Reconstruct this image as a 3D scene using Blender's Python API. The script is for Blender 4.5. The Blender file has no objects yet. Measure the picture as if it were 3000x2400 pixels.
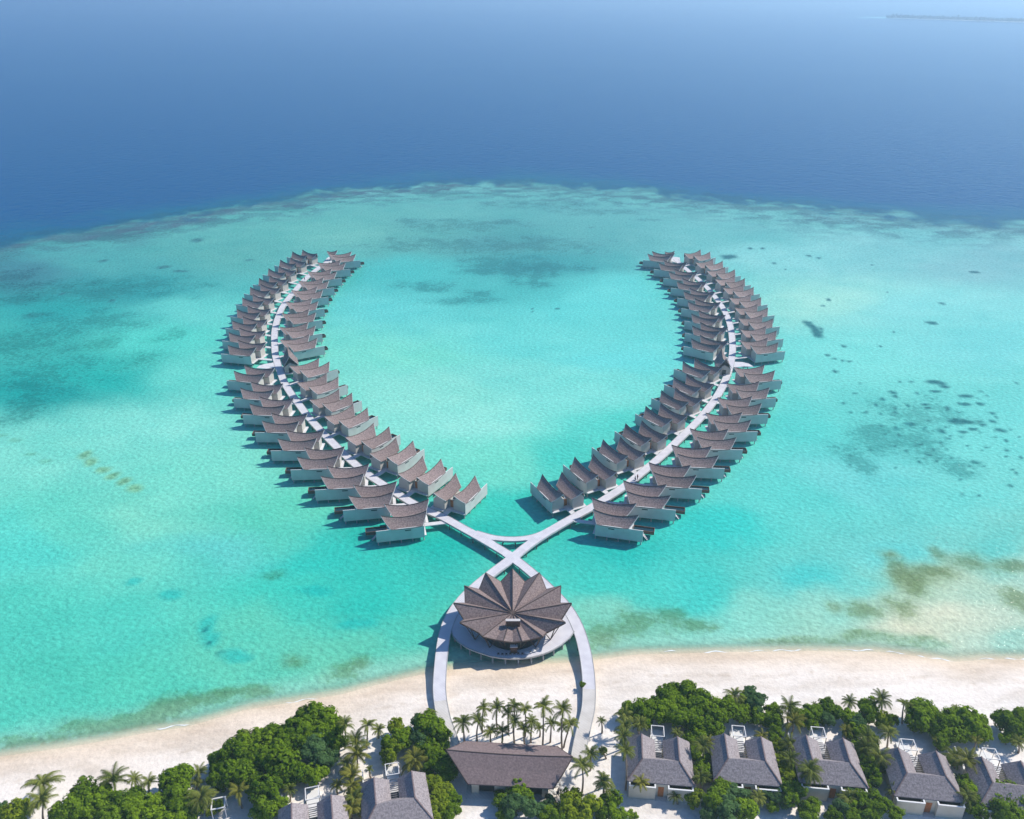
import bpy, math, random
import numpy as np
from mathutils import Vector, Matrix
R = math.radians
random.seed(7)
SC = bpy.context.scene
COL = SC.collection

# ------------------------------------------------------------------ camera
H = 130.0                      # metres above the water
PITCH = R(26.0)                # below the horizontal
F = 2500.0                     # focal length in pixels of the 3000 px wide photograph
cd = bpy.data.cameras.new("camera"); cam = bpy.data.objects.new("camera", cd); COL.objects.link(cam)
cd.sensor_fit = 'HORIZONTAL'; cd.sensor_width = 36.0; cd.lens = 36.0 * F / 3000.0
cd.clip_start = 1.0; cd.clip_end = 120000.0
cam.location = (0, 0, H); cam.rotation_euler = (R(90) - PITCH, 0, 0)
SC.camera = cam

# ------------------------------------------------------------------ world and sun
SUN_AZ = 64.0                  # degrees from +Y towards +X
SUN_EL = 43.0
world = bpy.data.worlds.new("World"); SC.world = world; world.use_nodes = True
wn = world.node_tree; bg = wn.nodes['Background']
sky = wn.nodes.new('ShaderNodeTexSky'); sky.sky_type = 'NISHITA'; sky.sun_disc = False
sky.sun_elevation = R(SUN_EL); sky.sun_rotation = R(SUN_AZ)
sky.air_density = 1.0; sky.dust_density = 0.3; sky.ozone_density = 2.5
tint = wn.nodes.new('ShaderNodeMixRGB'); tint.blend_type = 'MULTIPLY'; tint.inputs[0].default_value = 1; tint.inputs[2].default_value = (.52, .80, 1.14, 1)
wn.links.new(sky.outputs[0], tint.inputs[1]); wn.links.new(tint.outputs[0], bg.inputs[0]); bg.inputs[1].default_value = 0.11
sd = bpy.data.lights.new("sun", 'SUN'); sun = bpy.data.objects.new("sun", sd); COL.objects.link(sun)
sd.energy = 5.0; sd.angle = R(0.53); sd.color = (1.0, 0.94, 0.85)
sv = Vector((math.cos(R(SUN_EL)) * math.sin(R(SUN_AZ)), math.cos(R(SUN_EL)) * math.cos(R(SUN_AZ)), math.sin(R(SUN_EL))))
sun.rotation_euler = sv.to_track_quat('Z', 'Y').to_euler()
SC.view_settings.view_transform = 'Standard'; SC.view_settings.look = 'None'
SC.view_settings.exposure = 0.13; SC.view_settings.gamma = 1.0
SC.cycles.max_bounces = 6; SC.cycles.diffuse_bounces = 3; SC.cycles.glossy_bounces = 2
SC.cycles.transparent_max_bounces = 6; SC.cycles.volume_bounces = 1
SC.cycles.use_denoising = True

# ------------------------------------------------------------------ helpers
cp, sp = math.cos(PITCH), math.sin(PITCH)
def P(px, py, z=0.0):
    """the point at height z that stands at pixel (px, py) of the 3000x2400 photograph"""
    a = (px - 1500.0) / F; b = (py - 1200.0) / F
    d = Vector((a, cp - b * sp, -sp - b * cp))
    t = (z - H) / d.z
    return Vector((d.x * t, d.y * t, z))
def depth(v):                   # metres along the optical axis
    return v[1] * cp - (v[2] - H) * sp
def ppm(v): return F / depth(v)
def crop(o, s):
    return lambda x, y: (o[0] + x * s, o[1] + y * s)
cA = crop((600, 700), .2319); cB = crop((600, 1050), .2319); cC = crop((950, 1250), .2319)
cD = crop((1450, 1250), .2319); cE = crop((1850, 1050), .2319); cF = crop((1850, 700), .2319)
cR = crop((1200, 1600), .2783); cM = crop((1200, 1980), .2783)
cG = crop((1750, 1980), .3015); cH = crop((2350, 1980), .3015); cI = crop((600, 1980), .3015); cJ = crop((0, 1980), .3015)

def lin(r, g, b):
    f = lambda c: (c / 255 / 12.92) if c / 255 <= .04045 else ((c / 255 + .055) / 1.055) ** 2.4
    return (f(r), f(g), f(b))

def vary(m, amt, dv=None):
    """each object its own slight tone"""
    N, L = m.node_tree.nodes, m.node_tree.links; b = N['Principled BSDF']; src = b.inputs['Base Color'].links[0].from_socket
    oi = N.new('ShaderNodeObjectInfo'); r = N.new('ShaderNodeMapRange'); r.inputs[3].default_value = 1 - amt; r.inputs[4].default_value = 1 + amt
    v = N.new('ShaderNodeVectorMath'); v.operation = 'SCALE'
    L.new(oi.outputs['Random'], r.inputs[0]); L.new(src, v.inputs[0]); L.new(r.outputs[0], v.inputs['Scale']); L.new(v.outputs[0], b.inputs['Base Color'])
def nodes_of(m): return m.node_tree.nodes, m.node_tree.links
def mat(name, c, c2=None, scale=1.0, rough=.8, spec=.3, detail=3, metal=0, bump=0, bscale=None, squash=None, lo=.35, hi=.65):
    m = bpy.data.materials.new(name); m.use_nodes = True
    N, L = nodes_of(m); b = N['Principled BSDF']
    b.inputs['Roughness'].default_value = rough; b.inputs['Specular IOR Level'].default_value = spec
    b.inputs['Metallic'].default_value = metal
    b.inputs['Base Color'].default_value = (*c, 1)
    tc = N.new('ShaderNodeTexCoord')
    src = tc.outputs['Object']
    if squash:
        mp = N.new('ShaderNodeMapping'); mp.inputs['Scale'].default_value = squash
        L.new(src, mp.inputs[0]); src = mp.outputs[0]
    if c2:
        n = N.new('ShaderNodeTexNoise'); n.inputs['Scale'].default_value = scale; n.inputs['Detail'].default_value = detail
        L.new(src, n.inputs['Vector'])
        r = N.new('ShaderNodeValToRGB'); r.color_ramp.elements[0].position = lo; r.color_ramp.elements[1].position = hi
        r.color_ramp.elements[0].color = (*c, 1); r.color_ramp.elements[1].color = (*c2, 1)
        L.new(n.outputs['Fac'], r.inputs[0]); L.new(r.outputs[0], b.inputs['Base Color'])
    if bump:
        n = N.new('ShaderNodeTexNoise'); n.inputs['Scale'].default_value = bscale or scale * 2; n.inputs['Detail'].default_value = 3
        L.new(src, n.inputs['Vector'])
        bp = N.new('ShaderNodeBump'); bp.inputs['Strength'].default_value = 1; bp.inputs['Distance'].default_value = bump
        L.new(n.outputs['Fac'], bp.inputs['Height']); L.new(bp.outputs[0], b.inputs['Normal'])
    return m

class MB:
    def __init__(s): s.v = []; s.f = []
    def add(s, vs, fs):
        o = len(s.v); s.v += [tuple(v) for v in vs]; s.f += [tuple(i + o for i in f) for f in fs]
    def box(s, x0, x1, y0, y1, z0, z1):
        s.add([(x0, y0, z0), (x1, y0, z0), (x1, y1, z0), (x0, y1, z0), (x0, y0, z1), (x1, y0, z1), (x1, y1, z1), (x0, y1, z1)],
              [(0, 3, 2, 1), (4, 5, 6, 7), (0, 1, 5, 4), (1, 2, 6, 5), (2, 3, 7, 6), (3, 0, 4, 7)])
    def bar(s, a, b, w, h=None, up=Vector((0, 0, 1))):
        a = Vector(a); b = Vector(b); h = h or w; d = (b - a).normalized()
        u = up if abs(d.dot(up)) < .95 else Vector((1, 0, 0))
        x = d.cross(u).normalized() * w / 2; y = x.cross(d).normalized() * h / 2
        vs = [a - x - y, a + x - y, a + x + y, a - x + y, b - x - y, b + x - y, b + x + y, b - x + y]
        s.add(vs, [(0, 3, 2, 1), (4, 5, 6, 7), (0, 1, 5, 4), (1, 2, 6, 5), (2, 3, 7, 6), (3, 0, 4, 7)])
    def tube(s, pts, rad, n=6):
        rings = []
        for i, p in enumerate(pts):
            p = Vector(p); q = Vector(pts[min(i + 1, len(pts) - 1)]); o = Vector(pts[max(i - 1, 0)])
            d = (q - o).normalized(); u = Vector((1, 0, 0)) if abs(d.x) < .9 else Vector((0, 1, 0))
            x = d.cross(u).normalized(); y = d.cross(x)
            r = rad[i] if isinstance(rad, (list, tuple)) else rad
            rings.append([p + (x * math.cos(2 * math.pi * k / n) + y * math.sin(2 * math.pi * k / n)) * r for k in range(n)])
        vs = [v for r_ in rings for v in r_]; fs = []
        for i in range(len(pts) - 1):
            for k in range(n):
                fs.append((i * n + k, i * n + (k + 1) % n, (i + 1) * n + (k + 1) % n, (i + 1) * n + k))
        fs.append(tuple(range(n))[::-1]); fs.append(tuple((len(pts) - 1) * n + k for k in range(n)))
        s.add(vs, fs)
    def bent(s, pts, w, h):
        """one bar of width w (along x) and height h through the points"""
        vs = []; n = len(pts)
        for x, y, z in pts: vs += [(x - w / 2, y, z - h / 2), (x + w / 2, y, z - h / 2), (x + w / 2, y, z + h / 2), (x - w / 2, y, z + h / 2)]
        fs = [(4 * i + a, 4 * i + (a + 1) % 4, 4 * i + 4 + (a + 1) % 4, 4 * i + 4 + a) for i in range(n - 1) for a in range(4)]
        s.add(vs, fs + [(3, 2, 1, 0), tuple(4 * n - 4 + a for a in range(4))])
    def prism(s, poly, z0, z1):
        n = len(poly)
        s.add([(p[0], p[1], z0) for p in poly] + [(p[0], p[1], z1) for p in poly],
              [tuple(range(n))[::-1], tuple(range(n, 2 * n))] + [(i, (i + 1) % n, n + (i + 1) % n, n + i) for i in range(n)])
    def strip(s, pts, w, z0, z1):
        L_, R_ = [], []
        for i, p in enumerate(pts):
            a = pts[max(i - 1, 0)]; b = pts[min(i + 1, len(pts) - 1)]
            dx, dy = b[0] - a[0], b[1] - a[1]; l = math.hypot(dx, dy); nx, ny = -dy / l, dx / l
            ww = w[i] if isinstance(w, (list, tuple)) else w
            L_.append((p[0] + nx * ww / 2, p[1] + ny * ww / 2)); R_.append((p[0] - nx * ww / 2, p[1] - ny * ww / 2))
        n = len(pts); vs = []
        for z in (z1, z0): vs += [(x, y, z) for x, y in L_] + [(x, y, z) for x, y in R_]
        fs = []
        for i in range(n - 1):
            fs += [(n + i, n + i + 1, i + 1, i), (2 * n + i, 2 * n + i + 1, 3 * n + i + 1, 3 * n + i),
                   (i, i + 1, 2 * n + i + 1, 2 * n + i), (n + i + 1, n + i, 3 * n + i, 3 * n + i + 1)]
        fs += [(0, 2 * n, 3 * n, n), (n - 1, 2 * n - 1, 4 * n - 1, 3 * n - 1)]
        s.add(vs, fs)
    def shell(s, grid, th):
        """grid[i][j] points: a sheet th thick (downwards)"""
        a, b = len(grid), len(grid[0]); k = a * b
        vs = [p for r_ in grid for p in r_]; vs += [(p[0], p[1], p[2] - th) for p in vs]
        fs = []
        for i in range(a - 1):
            for j in range(b - 1):
                q = (i * b + j, i * b + j + 1, (i + 1) * b + j + 1, (i + 1) * b + j)
                fs += [q, tuple(x + k for x in q[::-1])]
        def side(idx):
            for p, q in zip(idx, idx[1:]): fs.append((p, p + k, q + k, q))
        side([j for j in range(b)][::-1]); side([(a - 1) * b + j for j in range(b)])
        side([i * b for i in range(a)]); side([i * b + b - 1 for i in range(a)][::-1])
        s.add(vs, fs)
    def mesh(s, name, m, smooth=False):
        me = bpy.data.meshes.new(name); me.from_pydata(s.v, [], s.f); me.materials.append(m)
        if smooth: me.polygons.foreach_set('use_smooth', [True] * len(me.polygons))
        me.update(); return me
    def build(s, name, m, parent=None, smooth=False):
        return link(name, s.mesh(name, m, smooth), parent)

def link(name, me, parent=None):
    o = bpy.data.objects.new(name, me); COL.objects.link(o)
    if parent: o.parent = parent
    return o
def tag(o, label, cat, group=None, kind=None):
    if label: o['label'] = label
    if cat: o['category'] = cat
    if group: o['group'] = group
    if kind: o['kind'] = kind
    return o
def empty(name, loc, rz=0, sc=1.0):
    o = bpy.data.objects.new(name, None); COL.objects.link(o); o.empty_display_size = .5
    o.location = loc; o.rotation_euler = (0, 0, rz); o.scale = (sc, sc, sc) if not isinstance(sc, tuple) else sc
    return o
KIDS = {}
def kids(o):
    return [c for c in ALLK if c.parent == o]
def copy_tree(o, parent=None, children=None):
    c = o.copy(); COL.objects.link(c)
    if parent is not None: c.parent = parent
    for ch in o.children: copy_tree(ch, c)
    return c
def ordinal(n): return ['', 'first', 'second', 'third', 'fourth', 'fifth', 'sixth', 'seventh', 'eighth', 'ninth', 'tenth', 'eleventh',
    'twelfth', 'thirteenth', 'fourteenth', 'fifteenth', 'sixteenth', 'seventeenth', 'eighteenth', 'nineteenth', 'twentieth'][n] if n <= 20 else '%dth' % n if n % 10 not in (1, 2, 3) else '%d%s' % (n, {1: 'st', 2: 'nd', 3: 'rd'}[n % 10])

# ------------------------------------------------------------------ materials
M = {}
M['shingle'] = mat('roof_shingle', (.175, .128, .122), (.315, .240, .222), 3.0, rough=.85, detail=5, bump=.05, bscale=5, lo=.36, hi=.64)
M['shingle_land'] = mat('roof_shingle_land', (.18, .155, .16), (.37, .325, .325), 3.2, rough=.85, detail=5, bump=.05, bscale=5, lo=.3, hi=.7)
M['shingle_dark'] = mat('roof_shingle_hall', (.15, .110, .108), (.255, .190, .182), 2.8, rough=.85, detail=5, bump=.04, bscale=5, lo=.3, hi=.7)
M['fascia'] = mat('fascia', (.55, .52, .50))
M['trim_dark'] = mat('dark_timber_trim', (.10, .07, .06))
M['wall'] = mat('render_wall', (.52, .50, .47), (.60, .58, .55), .4, rough=.8)
M['wall_side'] = mat('render_wall_side', (.50, .47, .42), (.56, .53, .48), .5)
M['wall_cream'] = mat('cream_wall', (.55, .50, .40), (.62, .57, .47), .5)
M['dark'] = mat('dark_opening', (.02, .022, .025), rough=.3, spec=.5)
M['door'] = mat('timber_door', (.38, .13, .04), (.48, .18, .07), 3)
M['grey_timber'] = mat('grey_timber', (.13, .125, .13), (.19, .18, .19), 3)
M['timber'] = mat('brown_timber', (.12, .06, .04), (.18, .09, .06), 3)
def deck_mat(name, c, c2):
    m = mat(name, c, c2, .5, rough=.7, detail=4)
    N, L = nodes_of(m); b = N['Principled BSDF']
    tc = N.new('ShaderNodeTexCoord'); w = N.new('ShaderNodeTexWave'); w.inputs['Scale'].default_value = .9
    w.bands_direction = 'DIAGONAL'; L.new(tc.outputs['Object'], w.inputs[0])
    w.inputs['Distortion'].default_value = .3
    mx = N.new('ShaderNodeMixRGB'); mx.blend_type = 'MULTIPLY'; mx.inputs[0].default_value = .10
    old = b.inputs['Base Color'].links[0].from_socket
    L.new(old, mx.inputs[1]); L.new(w.outputs[0], mx.inputs[2]); L.new(mx.outputs[0], b.inputs['Base Color'])
    return m
M['deck'] = deck_mat('deck_boards', (.60, .58, .61), (.70, .68, .70))
M['deck_worn'] = deck_mat('deck_boards_sandy', (.58, .54, .49), (.66, .62, .57))
M['deck_pale'] = mat('pale_deck', (.60, .59, .60), (.68, .67, .67), .8)
M['pile'] = mat('pile_concrete', (.32, .33, .32), (.42, .42, .40), 1.0)
M['pile_dark'] = mat('pile_timber', (.08, .09, .09), (.14, .14, .13), 1.0)
M['pool'] = mat('pool_water', (.01, .035, .045), rough=.1, spec=.5)
M['white'] = mat('white_paint', (.72, .71, .69))
M['fabric'] = mat('white_fabric', (.75, .74, .72))
M['trunk'] = mat('palm_trunk', (.20, .155, .12), (.30, .24, .19), 4)
M['bark'] = mat('bark', (.11, .085, .065), (.18, .14, .11), 4)

for q_, a_ in (('shingle', .13), ('shingle_land', .08), ('wall_side', .05), ('deck_pale', .06)): vary(M[q_], a_)
def leaf_mat(name, c, c2, tr=.3, hue=.5):
    m = bpy.data.materials.new(name); m.use_nodes = True; N, L = nodes_of(m)
    for n in list(N): N.remove(n)
    out = N.new('ShaderNodeOutputMaterial')
    ge = N.new('ShaderNodeNewGeometry'); oi = N.new('ShaderNodeObjectInfo')
    ad = N.new('ShaderNodeMath'); ad.operation = 'MULTIPLY_ADD'; ad.inputs[1].default_value = .55
    m2 = N.new('ShaderNodeMath'); m2.operation = 'MULTIPLY'; m2.inputs[1].default_value = .45
    L.new(oi.outputs['Random'], m2.inputs[0]); L.new(ge.outputs['Random Per Island'], ad.inputs[0]); L.new(m2.outputs[0], ad.inputs[2])
    r = N.new('ShaderNodeValToRGB'); r.color_ramp.elements[0].color = (*c, 1); r.color_ramp.elements[1].color = (*c2, 1)
    L.new(ad.outputs[0], r.inputs[0])
    d = N.new('ShaderNodeBsdfDiffuse'); t = N.new('ShaderNodeBsdfTranslucent'); mx = N.new('ShaderNodeMixShader'); mx.inputs[0].default_value = tr
    L.new(r.outputs[0], d.inputs[0]); L.new(r.outputs[0], t.inputs[0])
    L.new(d.outputs[0], mx.inputs[1]); L.new(t.outputs[0], mx.inputs[2]); L.new(mx.outputs[0], out.inputs[0])
    return m
M['leaf'] = leaf_mat('leaf_green', (.022, .066, .005), (.250, .375, .018))
M['leaf_blue'] = leaf_mat('leaf_grey_green', (.022, .062, .022), (.120, .215, .070))
M['leaf_light'] = leaf_mat('leaf_light', (.075, .130, .008), (.36, .43, .025))
M['frond'] = leaf_mat('palm_frond', (.060, .095, .020), (.270, .290, .060))
M['frond_y'] = leaf_mat('palm_frond_yellow', (.11, .13, .02), (.33, .31, .06))

# ------------------------------------------------------------------ numeric noise
rng = np.random.RandomState(3)
TAB = rng.rand(256, 256)
def vnoise(x, y):
    xi = np.floor(x).astype(int); yi = np.floor(y).astype(int); fx = x - xi; fy = y - yi
    fx = fx * fx * (3 - 2 * fx); fy = fy * fy * (3 - 2 * fy)
    a = TAB[xi % 256, yi % 256]; b = TAB[(xi + 1) % 256, yi % 256]; c = TAB[xi % 256, (yi + 1) % 256]; d = TAB[(xi + 1) % 256, (yi + 1) % 256]
    return (a * (1 - fx) + b * fx) * (1 - fy) + (c * (1 - fx) + d * fx) * fy
def fbm(x, y, o=4):
    s = 0; a = .5; t = 0
    for i in range(o):
        s = s + a * vnoise(x * 2 ** i + 17 * i, y * 2 ** i + 31 * i); t += a; a *= .5
    return s / t
def sstep(a, b, x):
    t = np.clip((x - a) / (b - a), 0, 1); return t * t * (3 - 2 * t)

# ------------------------------------------------------------------ shoreline, beach
shore_px = [(0, 2218), (211, 2188), (332, 2167), (422, 2149), (543, 2131), (650, 2101), (721, 2080), (841, 2061), (992, 2037), (1082, 2013),
    (1203, 1984), (1253, 1973), (1330, 1960), (1478, 1953), (1562, 1948), (1701, 1940), (1860, 1919), (1990, 1915), (2184, 1910), (2379, 1908),
    (2574, 1911), (2704, 1925), (2801, 1940), (2899, 1932), (3000, 1932)]
SH = [P(*p) for p in shore_px]
shx = np.array([-600, -200] + [p.x for p in SH] + [220, 600]); shy = np.array([SH[0].y - 110, SH[0].y - 32] + [p.y for p in SH] + [SH[-1].y - 3, SH[-1].y - 90])
def shore_y(x): return np.interp(x, shx, shy)
LAND = 1.3
def land_z(x, y):
    s = shore_y(x) - y                       # metres inland
    b = np.where(s > 0, LAND * (1 - np.exp(-s / 9.0)), np.maximum(s * .09, -3.0))
    return b + (fbm(x * .09, y * .16, 3) - .5) * .22 * sstep(1, 12, s)

def grid_mesh(name, xs, ys, zf, m, attrs):
    X, Y = np.meshgrid(xs, ys); nx, ny = len(xs), len(ys); Z = zf(X, Y)
    co = np.stack([X, Y, Z], -1).reshape(-1, 3).astype(np.float32)
    i = np.arange(nx * ny).reshape(ny, nx)
    q = np.stack([i[:-1, :-1], i[:-1, 1:], i[1:, 1:], i[1:, :-1]], -1).reshape(-1, 4)
    me = bpy.data.meshes.new(name); me.vertices.add(len(co)); me.vertices.foreach_set('co', co.ravel())
    me.loops.add(q.size); me.loops.foreach_set('vertex_index', q.ravel().astype(np.int32))
    me.polygons.add(len(q)); me.polygons.foreach_set('loop_start', np.arange(0, q.size, 4, dtype=np.int32)); me.polygons.foreach_set('loop_total', np.full(len(q), 4, np.int32))
    me.polygons.foreach_set('use_smooth', np.ones(len(q), bool))
    me.update(); me.materials.append(m)
    for k, fn in attrs.items():
        v = fn(X.ravel(), Y.ravel())
        if v.ndim == 2:
            a = me.color_attributes.new(k, 'FLOAT_COLOR', 'POINT'); a.data.foreach_set('color', np.concatenate([v, np.ones((len(v), 1))], 1).astype(np.float32).ravel())
        else:
            a = me.attributes.new(k, 'FLOAT', 'POINT'); a.data.foreach_set('value', v.astype(np.float32))
    return link(name, me)
def spread(a, b, n, far, grow):
    """even from a to b, then steps growing out to far on both sides"""
    c = list(np.linspace(a, b, n)); st = c[1] - c[0]
    s = st; hi = [b]
    while hi[-1] < far[1]: s *= grow; hi.append(hi[-1] + s)
    s = st; lo = [a]
    while lo[-1] > far[0]: s *= grow; lo.append(lo[-1] - s)
    return np.array(lo[:0:-1] + c + hi[1:])

def sand_mat():
    m = bpy.data.materials.new('beach_sand'); m.use_nodes = True; N, L = nodes_of(m); b = N['Principled BSDF']
    b.inputs['Roughness'].default_value = .95; b.inputs['Specular IOR Level'].default_value = .15
    at = N.new('ShaderNodeAttribute'); at.attribute_name = 'inland'
    pos = N.new('ShaderNodeNewGeometry')
    n1 = N.new('ShaderNodeTexNoise'); n1.inputs['Scale'].default_value = .16; n1.inputs['Detail'].default_value = 6; n1.inputs['Roughness'].default_value = .65
    mp = N.new('ShaderNodeMapping'); mp.inputs['Scale'].default_value = (.35, 1, 1); mp.inputs['Rotation'].default_value = (0, 0, R(-8))
    L.new(pos.outputs['Position'], mp.inputs[0]); L.new(mp.outputs[0], n1.inputs['Vector'])
    r1 = N.new('ShaderNodeValToRGB'); e = r1.color_ramp.elements
    e[0].position = .36; e[0].color = (.72, .65, .575, 1); e[1].position = .56; e[1].color = (.88, .82, .755, 1)
    L.new(n1.outputs['Fac'], r1.inputs[0])
    wet = N.new('ShaderNodeValToRGB'); e = wet.color_ramp.elements
    e[0].position = 0; e[0].color = (.90, .90, .76, 1); e[1].position = 1; e[1].color = (1, 1, 1, 1)
    for p, c in ((.26, (.86, .76, .60, 1)), (.36, (.93, .82, .69, 1)), (.60, (.98, .93, .87, 1))):
        q = e.new(p); q.color = c
    L.new(at.outputs['Fac'], wet.inputs[0])
    mx = N.new('ShaderNodeMixRGB'); mx.blend_type = 'MULTIPLY'; mx.inputs[0].default_value = 1
    L.new(r1.outputs[0], mx.inputs[1]); L.new(wet.outputs[0], mx.inputs[2])
    # broken line of dry weed left by the last high tide
    n3 = N.new('ShaderNodeTexNoise'); n3.inputs['Scale'].default_value = .5; n3.inputs['Detail'].default_value = 6; L.new(pos.outputs['Position'], n3.inputs['Vector'])
    wa = N.new('ShaderNodeValToRGB'); e = wa.color_ramp.elements; e[0].position = .60; e[0].color = (0, 0, 0, 1); e[1].position = .70; e[1].color = (0, 0, 0, 1); q = e.new(.65); q.color = (1, 1, 1, 1)
    L.new(at.outputs['Fac'], wa.inputs[0])
    wt = N.new('ShaderNodeMapRange'); wt.inputs[1].default_value = .50; wt.inputs[2].default_value = .66; wt.inputs[4].default_value = .42; L.new(n3.outputs['Fac'], wt.inputs[0])
    wm = N.new('ShaderNodeMath'); wm.operation = 'MULTIPLY'; L.new(wa.outputs[0], wm.inputs[0]); L.new(wt.outputs[0], wm.inputs[1])
    wx_ = N.new('ShaderNodeMixRGB'); wx_.blend_type = 'MULTIPLY'; wx_.inputs[2].default_value = (.62, .55, .46, 1); L.new(wm.outputs[0], wx_.inputs[0]); L.new(mx.outputs[0], wx_.inputs[1])
    # scuffed, trodden patches
    n4 = N.new('ShaderNodeTexNoise'); n4.inputs['Scale'].default_value = .9; n4.inputs['Detail'].default_value = 8; n4.inputs['Roughness'].default_value = .75; L.new(pos.outputs['Position'], n4.inputs['Vector'])
    r4 = N.new('ShaderNodeMapRange'); r4.inputs[1].default_value = .35; r4.inputs[2].default_value = .6; r4.inputs[3].default_value = .86; r4.inputs[4].default_value = 1.0; L.new(n4.outputs['Fac'], r4.inputs[0])
    sc4 = N.new('ShaderNodeVectorMath'); sc4.operation = 'SCALE'; L.new(wx_.outputs[0], sc4.inputs[0]); L.new(r4.outputs[0], sc4.inputs['Scale']); mx = sc4
    n2 = N.new('ShaderNodeTexNoise'); n2.inputs['Scale'].default_value = 1.6; n2.inputs['Detail'].default_value = 5
    L.new(pos.outputs['Position'], n2.inputs['Vector'])
    L.new(mx.outputs[0], b.inputs['Base Color'])
    bp = N.new('ShaderNodeBump'); bp.inputs['Distance'].default_value = .10; L.new(n2.outputs['Fac'], bp.inputs['Height']); L.new(bp.outputs[0], b.inputs['Normal'])
    return m
def inland(x, y):
    s = shore_y(x) - y + (fbm(x * .08, y * .08, 3) - .5) * 4 * sstep(0, 6, shore_y(x) - y)
    return np.clip((s + 6) / 22.0, 0, 1)
tag(grid_mesh('beach', spread(-150, 150, 260, (-700, 700), 1.12), np.concatenate([np.linspace(-60, 85, 30), np.linspace(86, 185, 150), np.linspace(186, 230, 12)]),
    land_z, sand_mat(), {'inland': inland}), 'white coral sand beach along the island', None, kind='structure')

# ------------------------------------------------------------------ water
CP = """50 1000 60 180 170|50 800 70 140 150|150 900 40 172 168|400 850 52 162 162|300 770 88 178 174|100 1150 18 165 160|300 1100 38 188 178|450 1000 92 215 200
560 900 110 215 205|600 1100 125 225 210|300 1250 145 228 212|100 1350 140 225 208|500 1250 148 230 215|600 1400 135 225 205|200 1500 108 214 195|450 1500 138 222 200
300 1650 122 218 198|100 1600 92 213 200|100 1850 92 208 190|300 1850 98 213 195|600 1600 112 212 204|800 1500 108 215 190|900 1650 55 203 190|800 1750 72 208 190
1100 1600 45 190 177|1100 1750 48 198 184|700 1900 108 210 185|1000 1900 112 207 180|1200 1800 88 203 183|1300 1600 32 186 174|1500 1480 55 198 184|1500 1350 120 220 200
1400 1250 148 228 214|1300 1150 150 228 212|1500 1100 140 226 215|1700 1150 135 226 215|1800 1050 112 221 218|1500 1000 120 222 215|1200 1050 132 226 206|1100 900 108 214 210
1200 800 84 200 196|1500 850 84 192 188|1600 780 72 170 170|1700 900 110 220 215|1850 850 110 220 215|1800 1250 90 213 200|1650 1350 70 203 190|1500 700 92 172 168
1200 700 104 184 174|1000 690 118 198 184|700 740 104 186 176|1800 690 104 184 180|2100 690 118 198 194|2300 750 148 220 216|2600 750 138 208 206|2900 780 140 198 200
2400 880 168 230 214|2700 900 145 225 220|2900 1000 130 220 216|2400 1050 130 225 216|2600 1200 118 214 205|2900 1250 124 220 212|2300 1250 98 214 205|2500 1400 128 218 214
2800 1450 122 218 210|2300 1450 104 215 206|2100 1550 60 208 200|2600 1600 112 212 208|2900 1600 112 208 200|2400 1700 74 203 200|2000 1700 70 204 195|1800 1600 42 192 184
1750 1700 66 203 190|1850 1810 130 207 187|2200 1800 142 216 200|2500 1820 150 214 198|2800 1800 225 226 202|2780 1740 200 222 200|2950 1860 150 205 190|2400 1875 150 206 184
60 2050 90 205 185|400 2000 95 208 185|1650 1900 140 205 180|2560 1720 110 212 205|2720 1740 196 212 182|2850 1720 185 215 195|2900 1790 195 216 196|2760 1860 225 218 190|2860 1840 215 222 200|2700 1700 160 180 140"""
cps = [list(map(float, q.split())) for l in CP.split('\n') for q in l.split('|')]
cw = [P(c[0], c[1]) for c in cps]
def uv(x, y): return x / np.maximum(y, 60.) * 1.0, np.log(np.maximum(y, 60.)) * 1.35
cu, cv_ = uv(np.array([p.x for p in cw]), np.array([p.y for p in cw]))
cc = np.array([lin(*c[2:]) for c in cps])
edge_px = [(0, 722), (174, 690), (348, 665), (487, 645), (626, 620), (835, 590), (1043, 560), (1200, 548), (1322, 540), (1500, 543), (1700, 552), (1848, 562), (2196, 602), (2544, 638), (3000, 665)]
ED = [P(*p) for p in edge_px]
edx = np.array([-1500] + [p.x for p in ED] + [1500]); edy = np.array([150] + [p.y for p in ED] + [150])
def edge_d(x, y):
    """metres outside (+) or inside (-) the reef edge, roughly"""
    return (y - np.interp(x, edx, edy)) * .9 + (fbm(x * .03, y * .03, 4) - .5) * 38 + (fbm(x * .12, y * .12, 4) - .5) * 22
# (px, py, radius across px, radius along view px, colour or None, colour strength, reef roughness)
BL = []
def blob(x, y, rx, ry, c, k=1., reef=0., rot=0.): BL.append((x, y, rx, ry, c, k, reef, rot))
OL = (112, 146, 104); DK = (36, 108, 112)
for x, y, rx, ry in ((90, 2165, 90, 22), (260, 2135, 120, 26), (400, 2108, 110, 30), (500, 2075, 100, 34), (590, 2048, 100, 34), (680, 2030, 90, 26), (780, 2020, 60, 18)):
    blob(x, y, rx, ry, (100, 144, 102), .62, 1.0)
for x, y, rx, ry in ((1000, 1975, 60, 36), (1050, 1945, 40, 24), (870, 1935, 40, 20)): blob(x, y, rx, ry, OL, .5, .6)
for x, y, rx, ry in ((1770, 1850, 60, 34), (1850, 1825, 60, 44), (1945, 1815, 60, 36), (1760, 1870, 60, 26), (2020, 1835, 70, 20), (2090, 1840, 30, 10)): blob(x, y, rx, ry, OL, .42, .75)
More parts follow.
